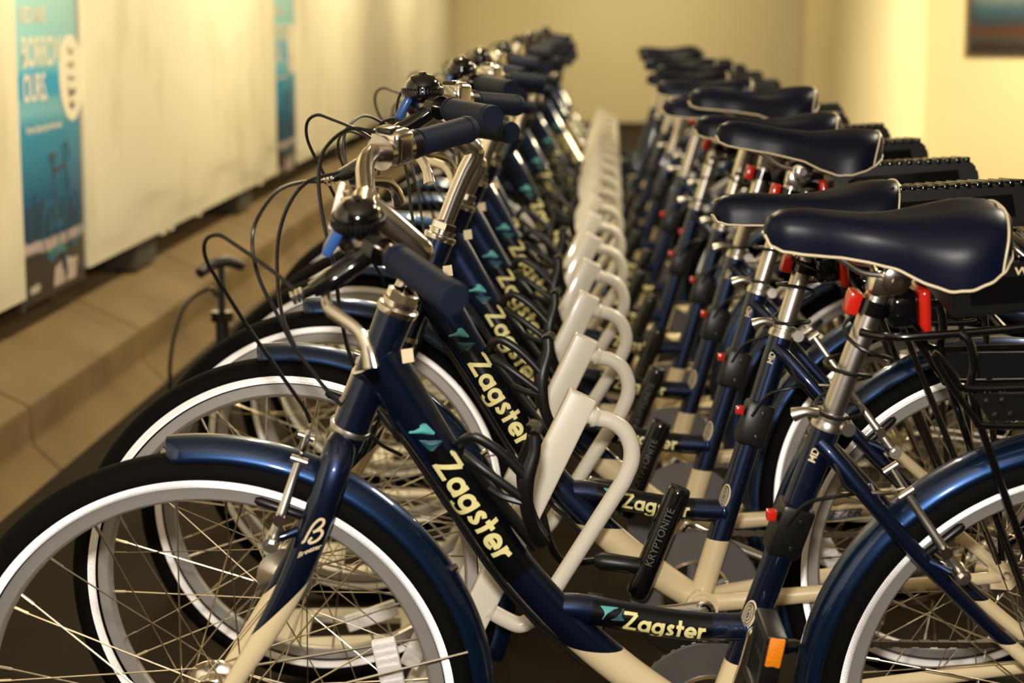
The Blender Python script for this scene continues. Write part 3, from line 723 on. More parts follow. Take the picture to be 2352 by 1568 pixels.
rec('lettering', finish(map_bm(font_mesh('Wireless', .016, .0003), lambda u, v, z: Vector((.925 + u, -.0632, .880 + v * .8 + u * .05))), 'box_text', M['label'], False), parent=BX, lod=1, label='white lettering on the box')
bm = bmesh.new(); box(bm, (1.172, 0, .800), (.014, .07, .045), None, .006)
rec('rear_reflector', finish(bm, 'rear_reflector', M['red']), lod=10)

# ---- drivetrain
bm = bmesh.new()
lathe(bm, [(.052, .040), (.086, .040), (.093, .042), (.093, .046), (.086, .048), (.052, .048)], BB, (0, 1, 0), 72, closed=True)
for k in range(44):
    a = 2 * math.pi * k / 44; box(bm, BB + Vector((.0955 * math.sin(a), .044, .0955 * math.cos(a))), (.005, .003, .006), Matrix.Rotation(a, 3, 'Y'))
for k in range(5):
    a = 2 * math.pi * k / 5; tube(bm, [BB + Vector((0, .044, 0)), BB + Vector((.062 * math.sin(a), .044, .062 * math.cos(a)))], [.014, .009], 8, ref=(0, 1, 0), squash=.3)
CR = rec('chainring', finish(bm, 'chainring', M['disc']), 'crank')
bm = bmesh.new(); lathe(bm, [(.050, .037), (.098, .037), (.100, .039), (.098, .040), (.050, .040)], BB, (0, 1, 0), 72, closed=True)
rec('chain_guard', finish(bm, 'chain_guard', M['disc']), 'crank', parent=CR)
bm = bmesh.new(); lathe(bm, [(.050, .0355), (.0545, .0352), (.0545, .0372), (.050, .0372)], BB, (0, 1, 0), 48, closed=True)
rec('guard_ring', finish(bm, 'guard_ring', M['chrome']), 'crank', parent=CR, lod=4)
bm = bmesh.new()
cb = Vector((WB, 0, HR))
def link_run(p0, p1, n):
    for k in range(n):
        p = p0.lerp(p1, (k + .5) / n); d = p1 - p0; a = -math.atan2(d.z, d.x)
        box(bm, p, (d.length / n * (1.2 if k % 2 else .95), .0075 if k % 2 else .0045, .0085 if k % 2 else .007), Matrix.Rotation(a, 3, 'Y'))
link_run(BB + Vector((.01, .044, .096)), cb + Vector((.0, .044, .036)), 36)
link_run(BB + Vector((.01, .044, -.096)), cb + Vector((.0, .044, -.036)), 36)
lathe(bm, [(.014, .040), (.036, .041), (.038, .044), (.036, .047), (.014, .048)], cb, (0, 1, 0), 22)
rec('chain', finish(bm, 'chain', M['chain'], False), lod=10)
for s in (-1, 1):
    bm = bmesh.new(); L = .170 * (1 if s < 0 else -1)
    p0 = BB + Vector((0, .058 * s, 0)); p1 = BB + Vector((-L, .074 * s, 0))
    tube(bm, smooth_path([p0 + Vector((L * .07, 0, 0)), p0, p0.lerp(p1, .25), p0.lerp(p1, .75), p1, p1 - Vector((L * .05, 0, 0))], 4), [.012, .0165, .0125, .0105, .0125, .008], 14, ref=(0, 1, 0), squash=.65)
    lathe(bm, [(.0, .008), (.006, .008), (.007, .006), (.0115, .007), (.0135, .010), (.016, .0085), (.0165, .002)], p0, (0, s, 0), 24)
    CA = rec('crank_arm', finish(bm, 'crank_arm', M['chrome']), 'crank')
    bm = bmesh.new(); lathe(bm, [(0, .0095), (.0105, .0092), (.0112, .006)], p0, (0, s, 0), 20)
    rec('bolt_cap', finish(bm, 'bolt_cap', M['gloss']), 'crank', parent=CA, lod=5)
    bm = bmesh.new()
    c = p1 + Vector((0, .054 * s, 0)); 
    for dx in (-.036, .036): box(bm, c + Vector((0, 0, dx)), (.026, .078, .014), None, .004)
    for dy in (-.033, .033): box(bm, c + Vector((0, dy, 0)), (.024, .012, .078), None, .004)
    tube(bm, [p1, c + Vector((0, .044 * s, 0))], .008, 12)
    for k in range(-2, 3): box(bm, c + Vector((0, k * .012, 0)), (.016, .004, .070), None, .001)
    PD = rec('pedal', finish(bm, 'pedal', M['black']), 'pedalL' if s < 0 else 'pedalR', lod=12)
    bm = bmesh.new(); box(bm, c + Vector((0, .0405 * s, .024)), (.018, .004, .036), None, .0015)
    rec('pedal_reflector', finish(bm, 'pedal_reflector', M['amber']), 'pedalL' if s < 0 else 'pedalR', parent=PD, lod=2, label='amber reflector')

def rot_about(p, axis, ang):
    return Matrix.Translation(p) @ Matrix.Rotation(ang, 4, axis) @ Matrix.Translation(-Vector(p))
def make_bike(k, base, head, lean, steer, seat, rise, crank, label, bar_roll=0.0, saddle_tilt=0.0):
    e = Vector((math.cos(head), math.sin(head), 0)); n0 = Vector((-math.sin(head), math.cos(head), 0))
    u = UP * math.cos(lean) - n0 * math.sin(lean); n = n0 * math.cos(lean) + UP * math.sin(lean)
    root = bpy.data.objects.new('bicycle', None); COL.objects.link(root)
    mw = Matrix.Identity(4)
    for i in range(3): mw[i][0], mw[i][1], mw[i][2], mw[i][3] = e[i], n[i], u[i], base[i]
    root.matrix_world = mw; root.empty_display_size = .1
    tag(root, label, 'bicycle', 'share bicycles parked in a row')
    S = rot_about(HS0, SAX, steer)
    cl = Vector(mm(193, 0, 945))
    T = {'static': Matrix.Identity(4), 'steer': S,
         'bar': S @ Matrix.Translation(SAX * rise) @ rot_about(cl, (1, 0, 0), bar_roll),
         'seat': Matrix.Translation(SEATAX * seat) @ rot_about(SP1, (0, 1, 0), saddle_tilt) if saddle_tilt else Matrix.Translation(SEATAX * seat),
         'crank': rot_about(BB, (0, 1, 0), crank)}
    for s, nm in ((-1, 'pedalL'), (1, 'pedalR')):
        pc = BB + Vector((.170 * s, 0, 0))
        T[nm] = T['crank'] @ rot_about(pc, (0, 1, 0), -crank + .15)
    objs = {}
    for i, r in enumerate(REC):
        if k >= r['lod'] or (r['parent'] is not None and r['parent'] not in objs): continue
        o = bpy.data.objects.new(r['name'], r['me']); COL.objects.link(o)
        if r['parent'] is None: o.parent = root; o.matrix_local = T[r['grp']]
        else: o.parent = objs[r['parent']]
        if r['post'] is not None: o.matrix_local = r['post']
        if r['label']: o['label'] = r['label']
        objs[i] = o
    if saddle_tilt:   # the post itself stays in line with its tube
        for i, r in enumerate(REC):
            if r['name'] in ('seatpost', 'tail_light') and i in objs: objs[i].matrix_local = Matrix.Translation(SEATAX * seat)
    for which, c, base_m in (('F', Vector((0, 0, HR)), S), ('R', Vector((WB, 0, HR)), Matrix.Identity(4))):
        wl = bpy.data.objects.new('front_wheel' if which == 'F' else 'rear_wheel', WM['rim']); COL.objects.link(wl)
        wl.parent = root; wl.matrix_local = base_m @ Matrix.Translation(c) @ Matrix.Rotation(random.uniform(0, .3) if k else .08, 4, 'Y')
        for nm, me in (('tire', WM['tire']), ('reflective_strip', WM['strip']), ('hub', WM['hub' + which])):
            o = bpy.data.objects.new(nm, me); COL.objects.link(o); o.parent = wl
            if nm == 'reflective_strip': o['label'] = 'white reflective strip on the tyre sidewall'
        if k < 8:
            o = bpy.data.objects.new('wheel_reflector', WM['refl']); COL.objects.link(o); o.parent = wl
            o.matrix_local = Matrix.Rotation(R([74, 110, 150, 40, 200, 80, 10, 300][k] + (0 if which == 'F' else 90)), 4, 'Y')
        if k < 4:
            for a, s, d in SPK:
                o = bpy.data.objects.new('spoke', WM['sp'][which, s, d]); COL.objects.link(o); o.parent = wl
                o.matrix_local = Matrix.Rotation(R(a), 4, 'Y')
        else:
            o = bpy.data.objects.new('spokes', JS[which]); COL.objects.link(o); o.parent = wl; o['kind'] = 'stuff'
    return root

# ================================================================== THE PLACE
def mesh_obj(name, bm, m, parent=None, smooth=True, angle=38):
    return link(name, finish(bm, name, m, smooth, angle), parent)
def struct(name, bm, m, smooth=False):
    o = mesh_obj(name, bm, m, None, smooth); o['kind'] = 'structure'; return o
def wbox(bm, off, b, z, bev=0, mi=0):
    """box given by ranges across the row, along the row and in height"""
    c = wp((off[0] + off[1]) / 2, (b[0] + b[1]) / 2, (z[0] + z[1]) / 2)
    box(bm, c, (off[1] - off[0], b[1] - b[0], z[1] - z[0]), Matrix.Rotation(-ROWA, 3, 'Z'), bev, mi)

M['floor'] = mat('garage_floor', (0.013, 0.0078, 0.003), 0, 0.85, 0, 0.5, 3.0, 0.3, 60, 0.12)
M['ceil'] = mat('ceiling_paint', (0.55, 0.47, 0.34), 0, 0.8, 0, 0.08, 3)
M['concrete'] = mat('barrier_concrete', (0.138, 0.086, 0.027), 0, 0.75, 0, 0.55, 3.2, 0.5, 40)
M['wallpaint'] = mat('wall_paint', (0.78, 0.68, 0.42), 0, 0.7, 0, 0.04, 2)
M['column'] = mat('column_paint', (0.80, 0.70, 0.45), 0, 0.5, 0, 0.04, 2)
M['darkwall'] = mat('dark_concrete', (0.06, 0.05, 0.035), 0, 0.8, 0, 0.3, 4)
# painted panels with drips and scuffs
def panel_mat():
    m, nt, b = new_mat('white_panel')
    tc = nt.nodes.new('ShaderNodeTexCoord'); mp = nt.nodes.new('ShaderNodeMapping'); mp.inputs['Scale'].default_value = (1, 5, 0.8)
    nt.links.new(tc.outputs['Object'], mp.inputs[0])
    n1 = nt.nodes.new('ShaderNodeTexNoise'); n1.inputs['Scale'].default_value = 1.2; n1.inputs['Detail'].default_value = 5; nt.links.new(mp.outputs[0], n1.inputs['Vector'])
    n2 = nt.nodes.new('ShaderNodeTexNoise'); n2.inputs['Scale'].default_value = 2.2; n2.inputs['Detail'].default_value = 3; nt.links.new(tc.outputs['Object'], n2.inputs['Vector'])
    ad = nt.nodes.new('ShaderNodeMath'); ad.operation = 'MULTIPLY'; nt.links.new(n1.outputs['Fac'], ad.inputs[0]); nt.links.new(n2.outputs['Fac'], ad.inputs[1])
    cr = nt.nodes.new('ShaderNodeValToRGB'); cr.color_ramp.elements[0].position = .10; cr.color_ramp.elements[0].color = (.70, .63, .45, 1)
    cr.color_ramp.elements[1].position = .24; cr.color_ramp.elements[1].color = (.87, .81, .63, 1)
    nt.links.new(ad.outputs[0], cr.inputs[0]); nt.links.new(cr.outputs[0], b.inputs['Base Color']); setp(b, Roughness=.5)
    return m
M['panel'] = panel_mat()

B0, B1 = -3.0, 23.0
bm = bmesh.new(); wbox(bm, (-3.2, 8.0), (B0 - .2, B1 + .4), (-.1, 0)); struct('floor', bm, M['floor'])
bm = bmesh.new(); wbox(bm, (-3.2, 8.0), (B0 - .2, B1 + .4), (2.6, 2.7)); struct('ceiling', bm, M['ceil'])
bm = bmesh.new(); wbox(bm, (-2.3, -2.1), (B0, B1), (0, 2.6)); struct('wall_left', bm, M['darkwall'])
bm = bmesh.new(); wbox(bm, (-2.3, 3.1), (20.6, 20.8), (0, 2.6)); struct('wall_back', bm, M['wallpaint'])
bm = bmesh.new(); wbox(bm, (1.45, 7.2), (11.75, 11.95), (0, 2.6)); struct('wall_right', bm, M['wallpaint'])
bm = bmesh.new(); wbox(bm, (7.0, 7.2), (B0, 11.75), (0, 2.6)); struct('wall_side', bm, M['wallpaint'])
bm = bmesh.new(); wbox(bm, (-2.3, 7.2), (B0 - .2, B0), (0, 2.6)); struct('wall_front', bm, M['darkwall'])
# round column at the left end of the right wall
bm = bmesh.new(); cc_ = wp(1.45, 11.55, 0)
lathe(bm, [(0, 0), (.345, 0), (.345, .02), (.34, .03), (.34, 2.6), (0, 2.6)], cc_, (0, 0, 1), 64)
tag(mesh_obj('column', bm, M['column']), 'round cream painted column standing at the end of the right wall', 'column')['kind'] = 'structure'

# low concrete barrier, cast in lengths
prof = [(-1.38, 0.0), (-1.445, .062), (-1.452, .085), (-1.452, .150), (-1.458, .164), (-1.475, .174), (-1.64, .25), (-1.80, .262), (-1.95, .262), (-1.95, 0)]
nb = 0
for b0 in [x * 1.22 - 1.2 for x in range(0, 16)]:
    bm = bmesh.new(); rings = []
    for b in (b0, b0 + .006, b0 + 1.206, b0 + 1.212):
        ins = .008 if b in (b0, b0 + 1.212) else 0
        rings.append([bm.verts.new(wp(o - (ins if o > -1.9 else -ins), b, max(z - ins, 0))) for o, z in prof])
    for A, B in zip(rings, rings[1:]):
        for i in range(len(prof)): bm.faces.new((A[i], A[(i + 1) % len(prof)], B[(i + 1) % len(prof)], B[i]))
    bm.faces.new(rings[0]); bm.faces.new(rings[-1])
    if nb == 0:
        BR = bpy.data.objects.new('barrier', None); COL.objects.link(BR); BR.location = wp(-1.6, 5, 0)
        tag(BR, 'low brown concrete barrier running along under the white panels', 'barrier')['kind'] = 'structure'
        bpy.context.view_layer.update()
    o = mesh_obj('barrier_block', bm, M['concrete'], None, True, 30); o.parent = BR; o.matrix_parent_inverse = BR.matrix_world.inverted()
    nb += 1

# white panels hung above the barrier, posters in the gaps between them
PO = -1.60; ZP = 0.362
def panel(b0, b1, label, z1=2.35):
    bm = bmesh.new(); wbox(bm, (PO - .022, PO), (b0, b1), (ZP, z1), .003)
    rnd = random.Random(int(b0 * 10))
    for k in range(int((b1 - b0) / .9) + 1):       # ragged lower edge
        b = b0 + .15 + rnd.random() * (b1 - b0 - .3); wbox(bm, (PO - .020, PO - .002), (b, b + .03 + rnd.random() * .05), (ZP - .012, ZP + .005))
    return tag(mesh_obj('wall_panel', bm, M['panel'], None, True, 30), label, 'panel', 'white panels above the barrier')
panel(0.6, 5.40, 'white painted panel at the left edge, left of the BORROW OURS poster')
panel(6.09, 9.64, 'long scuffed white panel between the two blue posters')
panel(10.31, 14.3, 'white panel right of the far blue poster')
panel(14.32, 17.4, 'white panel behind the distant handlebars')
panel(17.42, 20.5, 'white panel at the far end by the back wall')
for k, b in enumerate((2.5, 6.95, 8.9, 12.2, 15.8)):
    bm = bmesh.new(); wbox(bm, (PO - .17, PO - .024), (b - .16, b + .16), (ZP - .10, ZP + .30), .006); wbox(bm, (PO - .488, PO - .17), (b - .03, b + .03), (ZP + .02, ZP + .08), .004)
    o = tag(mesh_obj('panel_bracket', bm, M['darkwall'], None, True, 30), ['dark bracket under the panel left of the near poster', 'dark box bracket hanging below the long scuffed panel', 'dark bracket below the long panel near the far poster', 'dark bracket under the panel right of the far poster', 'dark bracket under the distant panel'][k], 'bracket', 'panel brackets')

def poster_mat():
    m, nt, b = new_mat('poster_print')
    tc = nt.nodes.new('ShaderNodeTexCoord'); sp = nt.nodes.new('ShaderNodeSeparateXYZ'); nt.links.new(tc.outputs['Object'], sp.inputs[0])
    n = nt.nodes.new('ShaderNodeTexNoise'); n.inputs['Scale'].default_value = 3; n.inputs['Detail'].default_value = 4; nt.links.new(tc.outputs['Object'], n.inputs['Vector'])
    ad = nt.nodes.new('ShaderNodeMath'); ad.operation = 'MULTIPLY_ADD'; ad.inputs[1].default_value = .05; nt.links.new(n.outputs['Fac'], ad.inputs[0]); nt.links.new(sp.outputs['Z'], ad.inputs[2])
    cr = nt.nodes.new('ShaderNodeValToRGB'); nt.links.new(ad.outputs[0], cr.inputs[0])
    stops = [(0.0, (.05, .04, .035)), (.13, (.06, .045, .035)), (.160, (.045, .035, .03)), (.172, (.55, .45, .42)), (.195, (.50, .42, .42)), (.205, (.010, .035, .10)), (.30, (.008, .085, .20)), (.42, (.02, .20, .36)), (.51, (.02, .26, .44)), (.55, (.16, .43, .55)), (.585, (.14, .41, .54)), (.605, (.006, .30, .57)), (.655, (.006, .31, .58)), (.69, (.20, .49, .57)), (.85, (.27, .54, .56)), (1.0, (.30, .55, .55))]
    el = cr.color_ramp.elements
    el[0].position = 0; el[0].color = (*stops[0][1], 1); el[1].position = 1; el[1].color = (*stops[-1][1], 1)
    for p, c in stops[1:-1]: e = el.new(p); e.color = (*c, 1)
    nt.links.new(cr.outputs[0], b.inputs['Base Color']); setp(b, Roughness=.45)
    return m
M['poster'] = poster_mat()
M['pwhite'] = mat('poster_white', (.84, .76, .62), 0, .5, 0, .03); M['pdark'] = mat('poster_dark', (.05, .035, .03), 0, .5, 0, .05); M['pnavy'] = mat('poster_skyline', (.008, .04, .085), 0, .5, 0, .1); M['pblue'] = mat('poster_line_blue', (.01, .14, .25), 0, .5, 0, .1)
def make_poster(b0, b1, label, fine=True):
    z0 = .332; H = 1.0; W = b1 - b0
    root = bpy.data.objects.new('poster', None); COL.objects.link(root)
    mw = Matrix.Identity(4); o_ = wp(PO - .014, b0, z0)
    for i in range(3): mw[i][0], mw[i][1], mw[i][2], mw[i][3] = PERP[i], ROW[i], UP[i], o_[i]
    root.matrix_world = mw; tag(root, label, 'poster', 'blue bike share posters on the left wall')
    bm = bmesh.new(); box(bm, (-.004, W / 2, H / 2), (.008, W, H), None, .001)
    sh = mesh_obj('sheet', bm, M['poster'], root)
    for yy, ww in ((-.010, .019), (W + .004, .008)):
        bm = bmesh.new(); box(bm, (-.006, yy, H / 2), (.012, ww, H + .02)); mesh_obj('frame_edge', bm, M['pdark'], root)
    def text(s, u, v, size, m, sx=1.0, bold=0.0, name='lettering', rot=0.0):
        bmt = font_mesh(s, size, bold, sx=sx)
        map_bm(bmt, lambda a, c, z: Vector((.0012, u + a * math.cos(rot) - c * math.sin(rot), v + c * math.cos(rot) + a * math.sin(rot)))); mesh_obj(name, bmt, m, root, False)
    text('NEED A BIKE?', .055, .785, .060, M['pwhite'], .72, .0012)
    text('BORROW', .062, .662, .118, M['pwhite'], .80, .0022)
    text('OURS.', .062, .566, .108, M['pwhite'], .80, .0022)
    text('Rent your Zagster right at the front desk!', .080, .478, .030, M['pwhite'], .72, .0005)
    bm = bmesh.new(); prev = None; cy, cz, rr = .565, .617, .127
    ring = [bm.verts.new((.002, cy + rr * math.cos(2 * math.pi * k / 48), cz + rr * math.sin(2 * math.pi * k / 48))) for k in range(48)]; r2 = [bm.verts.new((-.001, v.co.y, v.co.z)) for v in ring]
    bm.faces.new(ring)
    for k in range(48): bm.faces.new((ring[k], r2[k], r2[(k + 1) % 48], ring[(k + 1) % 48]))
    mesh_obj('badge_disc', bm, M['pwhite'], root, False)
    for i, s in enumerate(("You're", 'not far', 'from a', 'Zagster', 'bike!')):
        bmt = font_mesh(s, .036, .0008 if i > 2 else 0, align='CENTER', sx=.8); map_bm(bmt, lambda a, c, z: Vector((.0032, cy + a - .004, cz + .070 - i * .040 + c))); mesh_obj('lettering', bmt, M['greytxt'], root, False)
    # drawing: bicycle over a skyline
    bm = bmesh.new()
    for u, hh, wd in ((.055, .10, .05), (.12, .135, .03), (.165, .105, .03), (.20, .11, .028), (.25, .07, .05), (.32, .085, .06), (.40, .10, .04), (.47, .07, .07), (.56, .05, .08)):
        box(bm, (.0006, u + wd / 2, .172 + hh / 2), (.0012, wd, hh))
    mesh_obj('skyline', bm, M['pnavy'], root, False)
    bm = bmesh.new()
    def ln(pts, r_, mi): tube(bm, [(.0012, u, v - .085) for u, v in pts], r_, 6, ref=(1, 0, 0), squash=.25, mi=mi)
    ln(arc(.29, .27, .085, 0, 360, 30), .004, 1); ln(arc(.53, .29, .085, 0, 360, 30), .004, 1)
    ln([(.335, .46), (.34, .30)], .006, 0); ln([(.335, .44), (.46, .45)], .006, 0); ln([(.34, .30), (.47, .44)], .004, 1); ln([(.455, .49), (.47, .44), (.53, .29)], .005, 0)
    ln([(.455, .49), (.455, .51), (.49, .515), (.505, .48), (.50, .465)], .005, 0); ln([(.30, .487), (.365, .49), (.335, .46), (.30, .487)], .006, 0)
    ln([(.29, .27), (.34, .30)], .004, 1); ln([(.29, .27), (.335, .42)], .004, 1); ln([(.36, .27), (.40, .29)], .008, 1)
    mesh_obj('bicycle_drawing', bm, [M['pdark'], M['pblue']], root, True)
    text('LIFE CENTERED', .26, .112, .030, M['teal'], .9, .0003)
    text('avalon', .06, .030, .042, M['pwhite'], .9, .0005); text('communities', .46, .070, .026, M['pwhite'], .8)
    bm = bmesh.new()
    prism(bm, [(0, 0), (.24, .0), (.26, .05), (.14, .075), (.02, .055)], 0, .001)
    for v in bm.verts: v.co = Vector((.0006 + v.co.y * .3, .30 + v.co.x, .02 + v.co.z))
    mesh_obj('light_patch', bm, mat('poster_sand', (.48, .38, .33), 0, .5, 0, .3, 20), root, False)
    bm = bmesh.new()
    prism(bm, [(0, .0), (.03, .03), (.02, .09), (-.03, .10), (-.03, .05), (-.008, .045)], 0, .001)
    for v in bm.verts: v.co = Vector((.0018 + v.co.y * .3, .42 + v.co.x, .015 + v.co.z))
    mesh_obj('figure_mark', bm, M['pnavy'], root, False)
    return root
make_poster(5.425, 6.07, 'near blue BORROW OURS poster at the left edge of the photo')
make_poster(9.66, 10.30, 'narrow looking far blue poster right of the long white panel')

# framed picture on the right wall
root = bpy.data.objects.new('wall_picture', None); COL.objects.link(root); o_ = wp(2.07, 11.748, .90)
mw = Matrix.Identity(4)
for i in range(3): mw[i][0], mw[i][1], mw[i][2], mw[i][3] = PERP[i], ROW[i], UP[i], o_[i]
root.matrix_world = mw; tag(root, 'dark blue and brown poster on the yellow right wall', 'poster')
bm = bmesh.new(); box(bm, (.45, -.010, .34), (.90, .016, .68), None, .002)
def pic_mat():
    m, nt, b = new_mat('picture_print'); tc = nt.nodes.new('ShaderNodeTexCoord'); sp = nt.nodes.new('ShaderNodeSeparateXYZ'); nt.links.new(tc.outputs['Object'], sp.inputs[0])
    n = nt.nodes.new('ShaderNodeTexNoise'); n.inputs['Scale'].default_value = 4; nt.links.new(tc.outputs['Object'], n.inputs['Vector'])
    ad = nt.nodes.new('ShaderNodeMath'); ad.operation = 'MULTIPLY_ADD'; ad.inputs[1].default_value = .10; nt.links.new(n.outputs['Fac'], ad.inputs[0]); nt.links.new(sp.outputs['Z'], ad.inputs[2])
    cr = nt.nodes.new('ShaderNodeValToRGB'); nt.links.new(ad.outputs[0], cr.inputs[0]); el = cr.color_ramp.elements
    el[0].color = (.03, .012, .006, 1); el[1].position = 1; el[1].color = (.02, .10, .22, 1)
    for p, c in ((.09, (.035, .018, .010)), (.13, (.045, .05, .045)), (.17, (.10, .03, .01)), (.22, (.03, .04, .06)), (.30, (.03, .09, .14)), (.40, (.22, .26, .24)), (.48, (.5, .5, .42)), (.60, (.08, .2, .3))): e = el.new(p); e.color = (*c, 1)
    nt.links.new(cr.outputs[0], b.inputs['Base Color']); setp(b, Roughness=.6); return m
mesh_obj('sheet', bm, pic_mat(), root)
bm = bmesh.new()
for x0, x1, z0, z1 in ((-.012, .912, -.012, .002), (-.012, .912, .678, .692), (-.012, .002, -.012, .692), (.898, .912, -.012, .692)): box(bm, ((x0 + x1) / 2, -.011, (z0 + z1) / 2), (x1 - x0, .022, z1 - z0))
mesh_obj('picture_frame', bm, M['pdark'], root)

# black T-handled floor pump by the barrier
pb = wp(-.96, 4.90, 0)
root = bpy.data.objects.new('floor_pump', None); COL.objects.link(root); root.location = pb; root.rotation_euler = (0, 0, -ROWA + R(64))
tag(root, 'black T-handled floor pump standing between the barrier and the front wheels', 'pump')
bm = bmesh.new(); tube(bm, [(0, 0, .02), (0, 0, .40)], .017, 18); mesh_obj('barrel', bm, M['black'], root)
bm = bmesh.new(); tube(bm, [(0, 0, .385), (0, 0, .41)], .028, 18); mesh_obj('collar', bm, M['gloss'], root)
bm = bmesh.new(); tube(bm, [(0, 0, .40), (0, 0, .52)], .009, 12); mesh_obj('shaft', bm, M['black'], root)
bm = bmesh.new(); tube(bm, smooth_path([(-.085, 0, .515), (-.03, 0, .532), (.03, 0, .532), (.085, 0, .515)], 4), [.013, .015, .015, .013], 14); mesh_obj('handle', bm, M['black'], root)
bm = bmesh.new(); box(bm, (0, 0, .012), (.20, .05, .024), None, .006); mesh_obj('foot', bm, M['black'], root)
bm = bmesh.new(); tube(bm, smooth_path([(-.017, .0, .06), (-.09, .02, .05), (-.17, .02, .14), (-.185, .02, .30), (-.13, .02, .43), (-.04, .01, .47), (-.018, .0, .45)], 6), .005, 8); mesh_obj('hose', bm, M['black'], root)

# ================================================================== BIKES, RACK AND LOCKS
BASE0 = Vector((-.3677, 2.3887, 0)); SP = .4817
ORD = ['nearest', 'second', 'third', 'fourth', 'fifth', 'sixth', 'seventh', 'eighth', 'ninth', 'tenth', 'eleventh', 'twelfth', 'thirteenth', 'fourteenth', 'fifteenth', 'sixteenth', 'seventeenth']
rnd = random.Random(11)
spec = {0: dict(base=Vector((-.3677, 2.3887, 0)), head=R(3.004), lean=R(8.86), steer=R(-3.4), seat=0.0, rise=0.0, crank=R(102), bar_roll=R(6)),
        1: dict(base=Vector((-.3337, 2.8697, 0)), head=R(2.22), lean=R(-3.45), steer=R(-6.0), seat=-.048, rise=.064, crank=R(-2), saddle_tilt=R(-4), bar_roll=R(4.5)),
        2: dict(base=Vector((-.3155, 3.352, 0)), head=R(.2), lean=R(-3.3), steer=R(1.5), seat=.020, rise=.004, crank=R(200), saddle_tilt=R(5)),
        3: dict(base=BASE0 + ROW * SP * 3, head=R(1.6), lean=R(-2.5), steer=R(-8), seat=.012, rise=.064, crank=R(215), bar_roll=R(4.5)),
        4: dict(base=BASE0 + ROW * SP * 4, head=R(2.4), lean=R(-3.0), steer=R(-5), seat=.045, rise=.004, crank=R(190))}
NB = 17
for k in range(NB):
    if k in spec: d = dict(spec[k])
    else: d = dict(base=BASE0 + ROW * SP * k + PERP * (rnd.uniform(-.006, .006) - (.034 if k % 2 else -.008)), head=R(rnd.uniform(.8, 3.2)), lean=R(rnd.uniform(-3.8, -1.8)), steer=R(rnd.uniform(-6, -4)), bar_roll=R(4.5 if k % 2 else 0), seat=rnd.uniform(-.03, .03) + (.055 if k in (13, 15) else 0), rise=(.004 if k % 2 == 0 else .064) + rnd.uniform(-.003, .003), crank=R(rnd.uniform(175, 250)))
    lab = {0: 'nearest navy and cream Zagster bicycle, leaning towards the camera', 1: 'second navy bicycle from the camera, its black lock bar beside the frame', NB - 1: 'farthest navy bicycle at the blurred end of the row'}.get(k, 'navy and cream share bicycle, %s from the camera in the row' % ORD[k])
    make_bike(k, label=lab, **d)

# rack docks: slanted white post with a D-shaped loop
A_ = Vector((math.cos(R(2.2)), math.sin(R(2.2)), 0))
bm = bmesh.new()
ax = Vector((-151, 0, -317)).normalized(); top = Vector(mm(452, 0, 638.5)); foot = top + ax * ((top.z - .004) / -ax.z)
ang = math.atan2(-ax.x, -ax.z)
box(bm, (top + foot) / 2, (.041, .026, (top - foot).length), Matrix.Rotation(ang, 3, 'Y'), .004, bseg=3)
POSTM = finish(bm, 'post', M['rack'])
bm = bmesh.new()
tube(bm, smooth_path(xz([(452, 612), (470, 606), (490, 601), (508, 588), (518, 566), (518, 543), (508, 517)]), 5) + smooth_path(xz([(470, 456), (424, 382), (396, 336)]), 3) + smooth_path(xz([(384, 322), (366, 314), (346, 322), (325, 334), (305, 344)]), 5), .0118, 16)
LOOPM = finish(bm, 'loop', M['rack'])
WELDS = []
for p_, a_ in ((mm(464, 0, 608), (1, 0, -.3)), (mm(320, 0, 336), (.8, 0, -.5))):
    bm = bmesh.new(); lathe(bm, [(.0118, 0), (.0145, .001), (.0148, .004), (.0125, .008), (.0118, .010)], p_, a_, 18); WELDS.append(finish(bm, 'weld', M['rack']))
bm = bmesh.new()      # floor plate with a trapezoid opening
o4 = [(-.14, -.115), (.235, -.115), (.235, .115), (-.14, .115)]; i4 = [(-.07, -.065), (.10, -.050), (.10, .050), (-.07, .065)]
for z in (0, .012):
    O = [bm.verts.new((x, y, z)) for x, y in o4]; I = [bm.verts.new((x, y, z)) for x, y in i4]
    for j in range(4): bm.faces.new((O[j], O[(j + 1) % 4], I[(j + 1) % 4], I[j]))
    if z == 0: O0, I0 = O, I
for j in range(4):
    bm.faces.new((O0[j], O0[(j + 1) % 4], O[(j + 1) % 4], O[j])); bm.faces.new((I0[j], I0[(j + 1) % 4], I[(j + 1) % 4], I[j]))
PLATEM = finish(bm, 'base_plate', M['rack'], False)
bm = bmesh.new(); prism(bm, [(.150, .012), (.232, .012), (.205, .115)], -.004, .004); GUSM = finish(bm, 'gusset', M['rack'], False)
ND = 17
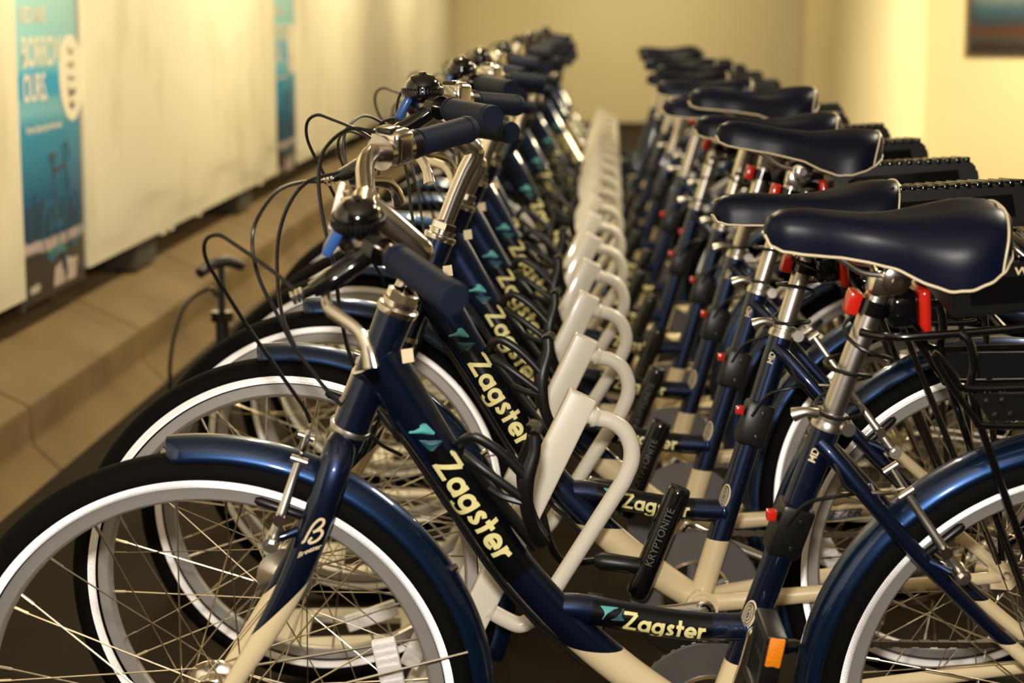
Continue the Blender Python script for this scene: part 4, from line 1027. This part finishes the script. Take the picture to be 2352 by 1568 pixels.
for k in range(ND):
    root = bpy.data.objects.new('rack_dock', None); COL.objects.link(root)
    root.location = BASE0 + ROW * (.27 + SP * k); root.rotation_euler = (0, 0, R(2.2))
    tag(root, 'white slanted rack post with D-shaped loop, %s%s' % (ORD[k], ' to the camera' if k == 0 else ' from the camera'), 'rack', 'docks of the white bike rack')
    link('post', POSTM, root); link('loop', LOOPM, root); link('weld', WELDS[0], root); link('weld', WELDS[1], root); link('base_plate', PLATEM, root); link('gusset', GUSM, root)

# cable locks: black bar with a plug and a cable to the dock
bm = bmesh.new()
l0, l1 = Vector(mm(531, 0, 311)), Vector(mm(591, 0, 467)); ld = (l1 - l0).normalized()
tube(bm, [l0 - ld * .004, l0, l0 + ld * .010, l0 + ld * .012, l1 - ld * .006, l1, l1 + ld * .003], [.0135, .0165, .0175, .0178, .0178, .0172, .0150], 24)
LBAR = finish(bm, 'lock_bar', M['gloss'])
bm = bmesh.new(); tube(bm, [Vector(mm(548, 0, 352)), Vector(mm(525, 0, 354)), Vector(mm(478, 0, 361)), Vector(mm(468, 0, 362))], [.011, .0125, .0135, .008], 16); LPLUG = finish(bm, 'plug', M['black'])
bm = bmesh.new(); tube(bm, smooth_path(mms([(470, 0, 362), (440, -20, 366), (415, -60, 380), (396, -105, 420), (384, -124, 470), (378, -134, 520), (376, -138, 560)]), 6), .0058, 10); LCAB = finish(bm, 'cable', M['black'])
side = Vector((ld.z, 0, -ld.x))
def lockmap(u, v, z):
    ph = (v - .004) / .0178 + .15
    return l0 + ld * (.048 + u) + Vector((0, -1, 0)) * .0184 * math.cos(ph) - side * .0184 * math.sin(ph)
LTXT = finish(map_bm(font_mesh('KRYPTONITE', .0155, .0001, cut=.003), lockmap), 'lettering', M['greytxt'], False)
for k in range(1, 13):
    root = bpy.data.objects.new('cable_lock', None); COL.objects.link(root)
    root.location = BASE0 + ROW * (SP * k - .058 + (.0 if k == 1 else -.012 if k == 2 else .016)) + PERP * (.0 if k == 1 else rnd.uniform(-.02, .01)); root.rotation_euler = (0, 0, R(2.2))
    tag(root, 'black cable lock bar at the frame of the %s bicycle from the camera' % ORD[k], 'lock', 'black cable locks on the rack')
    link('lock_bar', LBAR, root); link('plug', LPLUG, root); link('cable', LCAB, root)
    if k < 4: link('lettering', LTXT, root)
bpy.context.view_layer.update()
